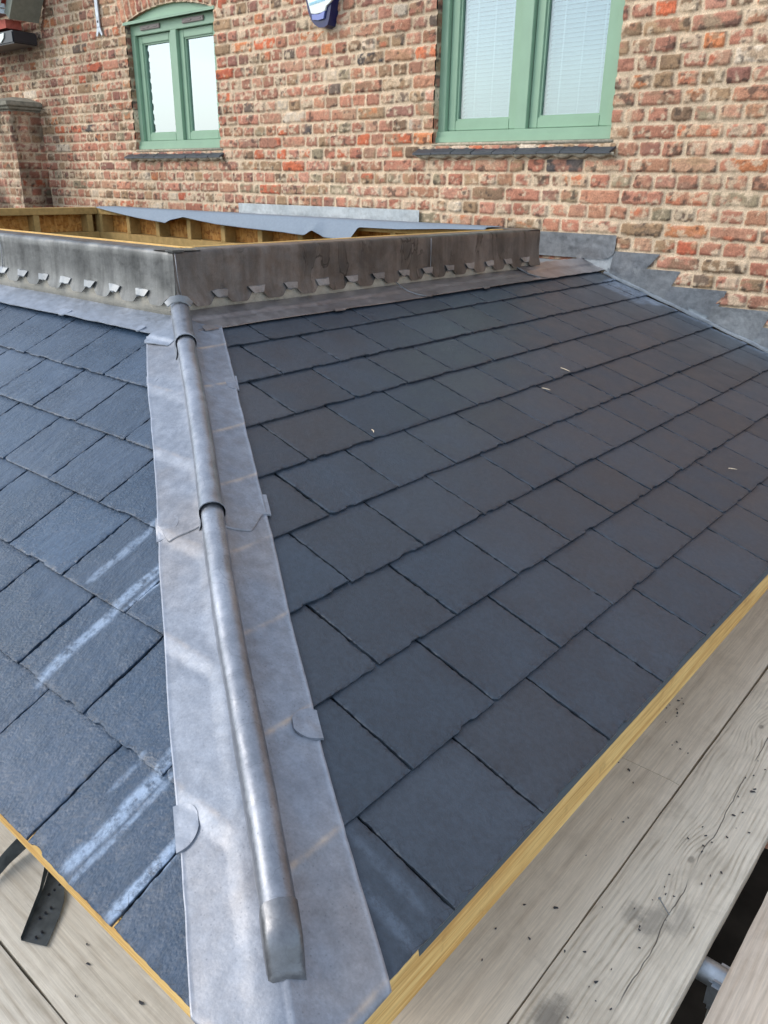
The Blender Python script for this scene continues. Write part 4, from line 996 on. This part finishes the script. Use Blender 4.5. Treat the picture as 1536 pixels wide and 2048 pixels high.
# welted laps between the cladding sheets
for p in ([(KX+.012, KY-.004, 3.320), (KX+.0125, KY-.002, 3.26), (KX+.013, KY+.004, 3.21), (KX+.016, KY+.012, 3.17)],
          [(-2.735, KY-.0095, 3.318), (-2.733, KY-.010, 3.26), (-2.736, KY-.011, 3.22), (-2.74, KY-.012, 3.19)],
          [(KX+.0095, 2.385, 3.318), (KX+.010, 2.386, 3.26), (KX+.011, 2.385, 3.21), (KX+.015, 2.384, 3.185)]):
    MB().tube(p, .0016, 6).build('lead_seam', LEADE, kerb, smooth=True)
MB().box((KX-.03, KY-.012, 3.322), (KX+.012, KY+.035, 3.3285), .003).build('corner_fold', LEADK, kerb, auto=60)
def kclip(axis_, u, big=1.0):
    rk = np.random.RandomState(int(abs(u)*777)); w0, w1, hh = .036*rk.uniform(.85, 1.12), .024*rk.uniform(.8, 1.15), .021
    G = np.zeros((2, 4, 3)); m_ = MB()
    prof = [(.007, 3.2035, w0*.80), (.0125, 3.2030, w0), (.0215, 3.1835, w1), (.019, 3.1805, w1*.95)]
    rows = []
    for d, z, w in prof:
        rows.append([(u-w, d, z), (u-w*.3, d+.0004, z), (u+w*.3, d+.0004, z), (u+w, d, z)])
    R = np.array(rows)
    P_ = np.zeros_like(R)
    if axis_ == 'x': P_[..., 0] = R[..., 0]; P_[..., 1] = KY-R[..., 1]; P_[..., 2] = R[..., 2]; N = (0, -1, .2)
    else: P_[..., 0] = KX+R[..., 1]; P_[..., 1] = R[..., 0]; P_[..., 2] = R[..., 2]; N = (1, 0, .2)
    P_ = P_+np.random.RandomState(int(abs(u)*1000)).uniform(-.0022, .0022, P_.shape)
    return m_.sheet(P_, N, .003).build('lead_clip', LEADC if axis_ == 'x' else LEADK3, kerb, auto=18)
LEADK3 = m_lead('dull_clip_lead', (.17, .165, .16, 1), (.33, .32, .31, 1), (.36, .5), .5)
for u in CX: kclip('x', u)
for u in CY: kclip('y', u)
G = np.array([[hp(1.600, -.018+q_, h_) for q_, h_ in ((-.043, .050), (-.025, .066), (0, .071), (.025, .066), (.041, .050))], [hp(1.580, -.018+q_, h_) for q_, h_ in ((-.034, .048), (-.020, .058), (0, .063), (.020, .058), (.032, .048))]])
MB().sheet(G, (0, 0, 1), .003).build('lead_clip', LEADC, kerb, auto=40)
# pale lead upstand seen below the cladding
for nm, a_, b_ in (('x', -5.5, KX), ('y', KY, KY2)):
    n = 120; Us = np.linspace(a_, b_, n); G = np.zeros((n, 3, 3))
    for j, (d, z) in enumerate(((.0005, 3.25), (.0018, 3.17), (.0045, 3.132))):
        G[:, j] = np.stack([Us, KY-d+0*Us, z+0*Us], -1) if nm == 'x' else np.stack([KX+d+0*Us, Us, z+0*Us], -1)
    MB().sheet(G, (0, -1, 0) if nm == 'x' else (1, 0, 0), .002).build('lead_upstand', LEADU, kerb, smooth=True)
# timber frame
WT = .12
ix0, ix1, iy0, iy1 = -5.38, KX-WT-.01, KY+WT+.01, 3.13
def tb(name, a, b_, mat=TIMB, bev=.003): return MB().box(a, b_, bev).build(name, mat, kerb, auto=40)
def run(x0, x1, y0, y1, nm):
    tb('top_plate', (x0, y0, 3.275), (x1, y1, 3.3215)); tb('bottom_plate', (x0, y0, 3.10), (x1, y1, 3.15))
run(-5.50, KX-.012, KY+.012, iy0, 'n'); run(-5.50, KX-.012, iy1, KY2-.012, 'f')
run(KX-WT-.01, KX-.012, iy0+.001, iy1-.001, 'r'); run(-5.50, ix0, iy0+.001, iy1-.001, 'l')
x = -5.355
for k in range(11):
    xx = -5.375+.3605*k if k else -5.378
    if xx > ix1-.05: break
    if k < 8 or True: tb('stud', (xx, iy1+.004, 3.1505), (xx+.045, iy1+.094, 3.2745))
    tb('stud', (xx, KY+.03, 3.1505), (xx+.045, iy0-.005, 3.2745))
for yy_ in (3.04, 2.62, 2.22, 1.82, 1.42):
    tb('stud', (ix0-.094, yy_, 3.1505), (ix0-.004, yy_+.045, 3.2745)); tb('stud', (ix1+.005, yy_, 3.1505), (ix1+.09, yy_+.045, 3.2745))
tb('stud', (ix0-.05, iy1+.004, 3.1505), (ix0-.006, iy1+.09, 3.2745))
for a, b_ in (((-5.488, KY2-.030, 3.10), (KX-.02, KY2-.0125, 3.320)), ((-5.488, KY+.004, 3.10), (KX-.02, KY+.0115, 3.320)), ((KX-.0115, KY+.005, 3.10), (KX-.002, KY2-.02, 3.320)), ((-5.499, KY+.02, 3.10), (-5.4885, KY2-.03, 3.274))):
    MB().box(a, b_).build('strand_board', OSB, kerb)
MB().box((-5.488, iy1+.095, 3.151), (ix1, iy1+.107, 3.274)).build('strand_board', OSB, kerb)
MB().box((-5.487, iy0, 3.151), (-5.475, iy1, 3.274)).build('strand_board', OSB, kerb)
for a, b_ in (((-5.40, iy1+.012, 2.90), (ix1+.01, iy1+.05, 3.097)), ((-5.40, iy0-.05, 2.90), (ix1+.01, iy0-.012, 3.097)), ((ix0-.05, iy0, 2.90), (ix0-.012, iy1, 3.097)), ((ix1+.012, iy0, 2.90), (ix1+.05, iy1, 3.097))):
    tb('trimmer_joist', a, b_, TIML)
for (a, b_) in (((-5.38, iy0-.012, 3.3218), (KX-.066, iy0-.002, 3.3268)), ((ix1+.002, iy0-.02, 3.3218), (ix1+.012, iy1, 3.3255))):
    MB().box(a, b_).build('timber_bead', TIML, kerb)

# breather membrane folded over the house side of the upstand
def memb():
    n = 260; m_ = 14; Us = np.linspace(-5.36, -1.86, n)
    xk = [-5.36, -5.05, -4.75, -4.42, -4.36, -4.25, -3.9, -3.6, -3.25, -3.08, -3.0, -2.92, -2.72, -2.68, -2.4, -2.1, -1.86]
    dk = [.004, .030, .055, .072, .050, .030, .060, .070, .078, .085, .055, .088, .095, .028, .026, .012, .006]
    drop = np.interp(Us, xk, dk)*1.05
    G = np.zeros((n, m_+4, 3))
    for j in range(m_+4):
        if j < 4: # lies on the top plate
            k = j/3; y_ = KY2+.004-(KY2+.004-iy1+.004)*k; z_ = 3.3285+.003*(fbm(Us*9, Us*0+j, 3, 2))
            G[:, j] = np.stack([Us, y_+0*Us, z_], -1)
        else:
            k = (j-3)/m_; s_ = drop*k; out = (.004+.030*np.sin(k*math.pi*.5)*(fbm(Us*4.5, Us*0, 5, 3)))*1.0+drop*k*.55
            out = out+.012*np.exp(-((Us+4.38)/.05)**2)*k+.03*np.exp(-((Us+3.0)/.05)**2)*k
            G[:, j] = np.stack([Us, iy1-.006-out, 3.326-s_*1.0], -1)
    return MB().sheet(G, (0, -.7, .7), .0012).build('breather_membrane', MEMB, None, smooth=True)
tag(memb(), 'grey blue breather membrane with wavy edge draped over the far timber upstand', 'membrane')

# ------------------------------------------------------------------ scaffold deck
def board(x0, x1, y0, y1, z, mat, label, group, along='y', rz=0.0):
    m_ = MB(); L, w = (y1-y0, x1-x0) if along == 'y' else (x1-x0, y1-y0)
    nx, ny = 12, max(4, int(L/.03)); A_, B_ = np.meshgrid(np.linspace(-w/2, w/2, nx), np.linspace(-L/2, L/2, ny), indexing='ij')
    A2 = A_+np.sign(A_)*(np.abs(A_) > w/2-.001)*(fbm(B_*8+x0*9, B_*0, 3, 3)-.5)*.004
    top = np.stack([A2, B_, (fbm(A_*9+x0, B_*3, 2, 2)-.5)*.0018-.003*(np.abs(A_) > w/2-.001)], -1)
    m_.sheet(top, (0, 0, 1), .038); o_ = m_.build('scaffold_board', mat, None, auto=50)
    o_.location = ((x0+x1)/2, (y0+y1)/2, z); o_.rotation_euler = (0, 0, (0 if along == 'y' else -math.pi/2)+rz)
    tag(o_, label, 'scaffold board', group); return o_
GR = 'scaffold boards of the working platform'
board(-.229, -.0035, -.9, 1.3245, DECK, BOARD_A, 'smooth grey board beside the right eaves, nearer of the two meeting at a butt joint', GR)
board(-.229, -.0035, 1.3265, 3.75, DECK-.0005, BOARD_A, 'smooth grey board beside the right eaves, farther length beyond the butt joint', GR)
board(.0015, .2135, -.9, 3.3, DECK, BOARD_B, 'whitish weathered board with raised grain, a knot and dark damp stains', GR, rz=-.003)
board(.262, .487, -1.0, 3.0, DECK+.001, BOARD_C, 'brownish weathered board beyond the open gap at the lower right', GR)
board(.495, .72, -1.2, 2.8, DECK-.002, BOARD_A, 'outermost grey board at the far right of the platform, farthest from the roof', GR)
board(-3.2, -.235, -.213, .012, DECK, BOARD_D, 'outer grey board in the bottom left corner, outside the thin gap', GR, along='x')
board(-3.2, -.235, .0175, .2425, DECK+.0005, BOARD_D, 'grained grey board below the left eaves under the bent metal strap', GR, along='x')
bpy.data.objects['scaffold_board.005'].location.y += 0
# scaffold tube and coupler under the gap
tr_ = MB(); tr_.tube([(-.6, .918, DECK-.066), (1.2, .918, DECK-.066)], .0242, 24)
tube = tag(tr_.build('scaffold_tube', GALV, smooth=False, auto=50), 'galvanised scaffold tube crossing under the gap between the boards', 'scaffold tube')
c_ = MB(); c_.box((.232, .885, DECK-.13), (.30, .951, DECK-.052), .008); c_.tube([(.262, .918, DECK-.14), (.262, .918, DECK-.40)], .0242, 20)
tag(c_.build('tube_coupler', GALV, auto=50), 'galvanised coupler on the scaffold tube below the brownish board', 'coupler')
tr_ = MB(); tr_.tube([(.72, -1.4, DECK-.115), (.72, 3.6, DECK-.115)], .0242, 20)
# ground
G = MB(); G.add([(-60, -60, 0), (60, -60, 0), (60, 60, 0), (-60, 60, 0)], [(0, 1, 2, 3)]); g_ = G.build('ground', SOIL); g_['kind'] = 'structure'

# bent galvanised strap lying on the boards
def strap():
    m_ = MB(); z = DECK+.0025
    def ribbon(pts, th=.0012):
        P_ = np.array(pts, float); m_.sheet(P_, (.3, -.5, .8), th)
    # right leg: flat flange lying nearly on the board, then a web folded up
    ribbon([[(-.800, .040, z+.004), (-.752, .066, z+.003)], [(-.845, .090, z+.006), (-.795, .116, z+.004)], [(-.868, .116, z+.008), (-.820, .140, z+.006)], [(-.892, .140, z+.010), (-.862, .166, z+.012)], [(-.945, .186, z+.012), (-.915, .205, z+.016)]])
    ribbon([[(-.800, .040, z+.004), (-.801, .041, z+.012)], [(-.868, .116, z+.008), (-.869, .117, z+.024)], [(-.945, .186, z+.012), (-.945, .186, z+.055)]])
    ribbon([[(-.945, .186, z+.012), (-.945, .186, z+.055)], [(-.975, .176, z+.010), (-.977, .178, z+.060)], [(-1.010, .158, z+.008), (-1.012, .158, z+.052)]])
    ribbon([[(-1.010, .158, z+.008), (-1.012, .158, z+.052)], [(-1.000, .115, z+.004), (-1.004, .112, z+.038)], [(-.975, .060, z+.002), (-.985, .052, z+.022)], [(-.94, .0, z+.002), (-.965, -.015, z+.012)], [(-.90, -.07, z+.002), (-.945, -.085, z+.004)]])
    return m_.build('metal_hanger', GALVD, None, auto=30)
hg_ = tag(strap(), 'bent perforated galvanised hanger strap lying on the grained board by the left eaves', 'metal strap')
hm = MB(); rr_ = random.Random(4)
for k in range(9):
    t = k/8.0; x = -.795+t*(-.10)+.012*math.sin(k*2.1)+.012; y = .062+t*.105
    hm.tube([(x, y, DECK+.0075+.004*t), (x, y, DECK+.0105+.004*t)], .0026, 8)
MBH = hm.build('nail_hole', BLACKP, hg_, auto=30)

# slate chips, a nail, straws
chipm = []
for k in range(5):
    m_ = MB(); n = random.randint(5, 7); r0 = .0042; poly = []
    for j in range(n):
        a = 2*math.pi*j/n+random.uniform(-.3, .3); r = r0*random.uniform(.5, 1.2); poly.append((r*math.cos(a)*1.5, r*math.sin(a)*.8))
    m_.prism(poly, 0, .0014, 2); o_ = m_.build('slate_chip', CHIP); chipm.append(o_)
spots = []
rs = np.random.RandomState(9)
def clus(n, cx_, cy_, sx_, sy_):
    for _ in range(n): spots.append((cx_+rs.normal(0, sx_), cy_+rs.normal(0, sy_)))
clus(12, .125, 1.22, .03, .12); clus(14, .11, .95, .035, .10); clus(11, .10, .72, .035, .06); clus(9, -.14, 1.62, .025, .05); clus(7, -.10, 1.45, .05, .12)
clus(8, -.10, .9, .05, .2); clus(6, .15, 1.4, .03, .06); clus(5, -.15, .65, .03, .1)
spots += [(-.62, .05), (-.70, .12), (-.66, .10), (-.52, .12), (-.80, .20), (-.50, .08)]
used = 0
for i, (x, y) in enumerate(spots):
    inb = (-.225 < x < -.008) or (.006 < x < .209)
    if y < .24 and x < -.25: inb = True
    if not inb: continue
    src = chipm[i % 5]
    o_ = src if used < 5 and i % 5 == used else src.copy()
    if o_ is not src: COL.objects.link(o_)
    s_ = rs.uniform(.22, .6)+.65*rs.rand()**3; o_.scale = (s_, s_, 1); o_.location = (x, y, DECK+.0022); o_.rotation_euler = (0, 0, rs.uniform(0, 6.28))
    left = y < .24 and x < -.25
    tag(o_, 'tiny dark slate chip lying on the boards below the left eaves' if left else 'tiny dark slate chip lying on the boards beside the right eaves', 'slate chip',
        'slate chips on the left boards' if left else 'slate chips on the right boards')
    used += 1
for o_ in chipm:
    if 'label' not in o_: bpy.data.objects.remove(o_)
nl = MB(); nl.tube([(.098, .955, DECK+.005), (.128, .931, DECK+.004)], .0015, 8); nl.tube([(.0975, .9555, DECK+.005), (.0965, .9563, DECK+.005)], .0034, 10)
tag(nl.build('clout_nail', GALV, auto=40), 'short pale clout nail lying on the whitish grained board', 'nail')
STRAW = m_simple('pale_splinter', srgb(226, 206, 176), .7, 0, 30, .1, .1)
def splint(x, y, ang, L, label):
    m_ = MB(); z = Z0-x*t1+.0035; dx, dy = math.cos(ang), math.sin(ang); pts = []
    for k in range(5):
        s_ = (k/4-.5)*L; b_ = .003*math.sin(k/4*math.pi); pts.append((x+dx*s_-dy*b_, y+dy*s_+dx*b_, z-dx*s_*t1+.0005))
    m_.tube(pts, [.0008, .0015, .0017, .0014, .0007], 6); tag(m_.build('wood_splinter', STRAW, smooth=True), label, 'splinter', 'splinters on the right slope')
splint(-.908, 2.25, .35, .035, 'curved pale splinter on the slates, farthest up the right slope')
splint(-.849, 2.012, .75, .03, 'pale splinter just below the curved one on the right slope')
splint(-.262, 2.209, .95, .034, 'pale straight splinter low on the right slope near the right edge')
splint(-.909, 1.188, -.5, .014, 'tiny pale splinter on a slate edge near the hip flashing')
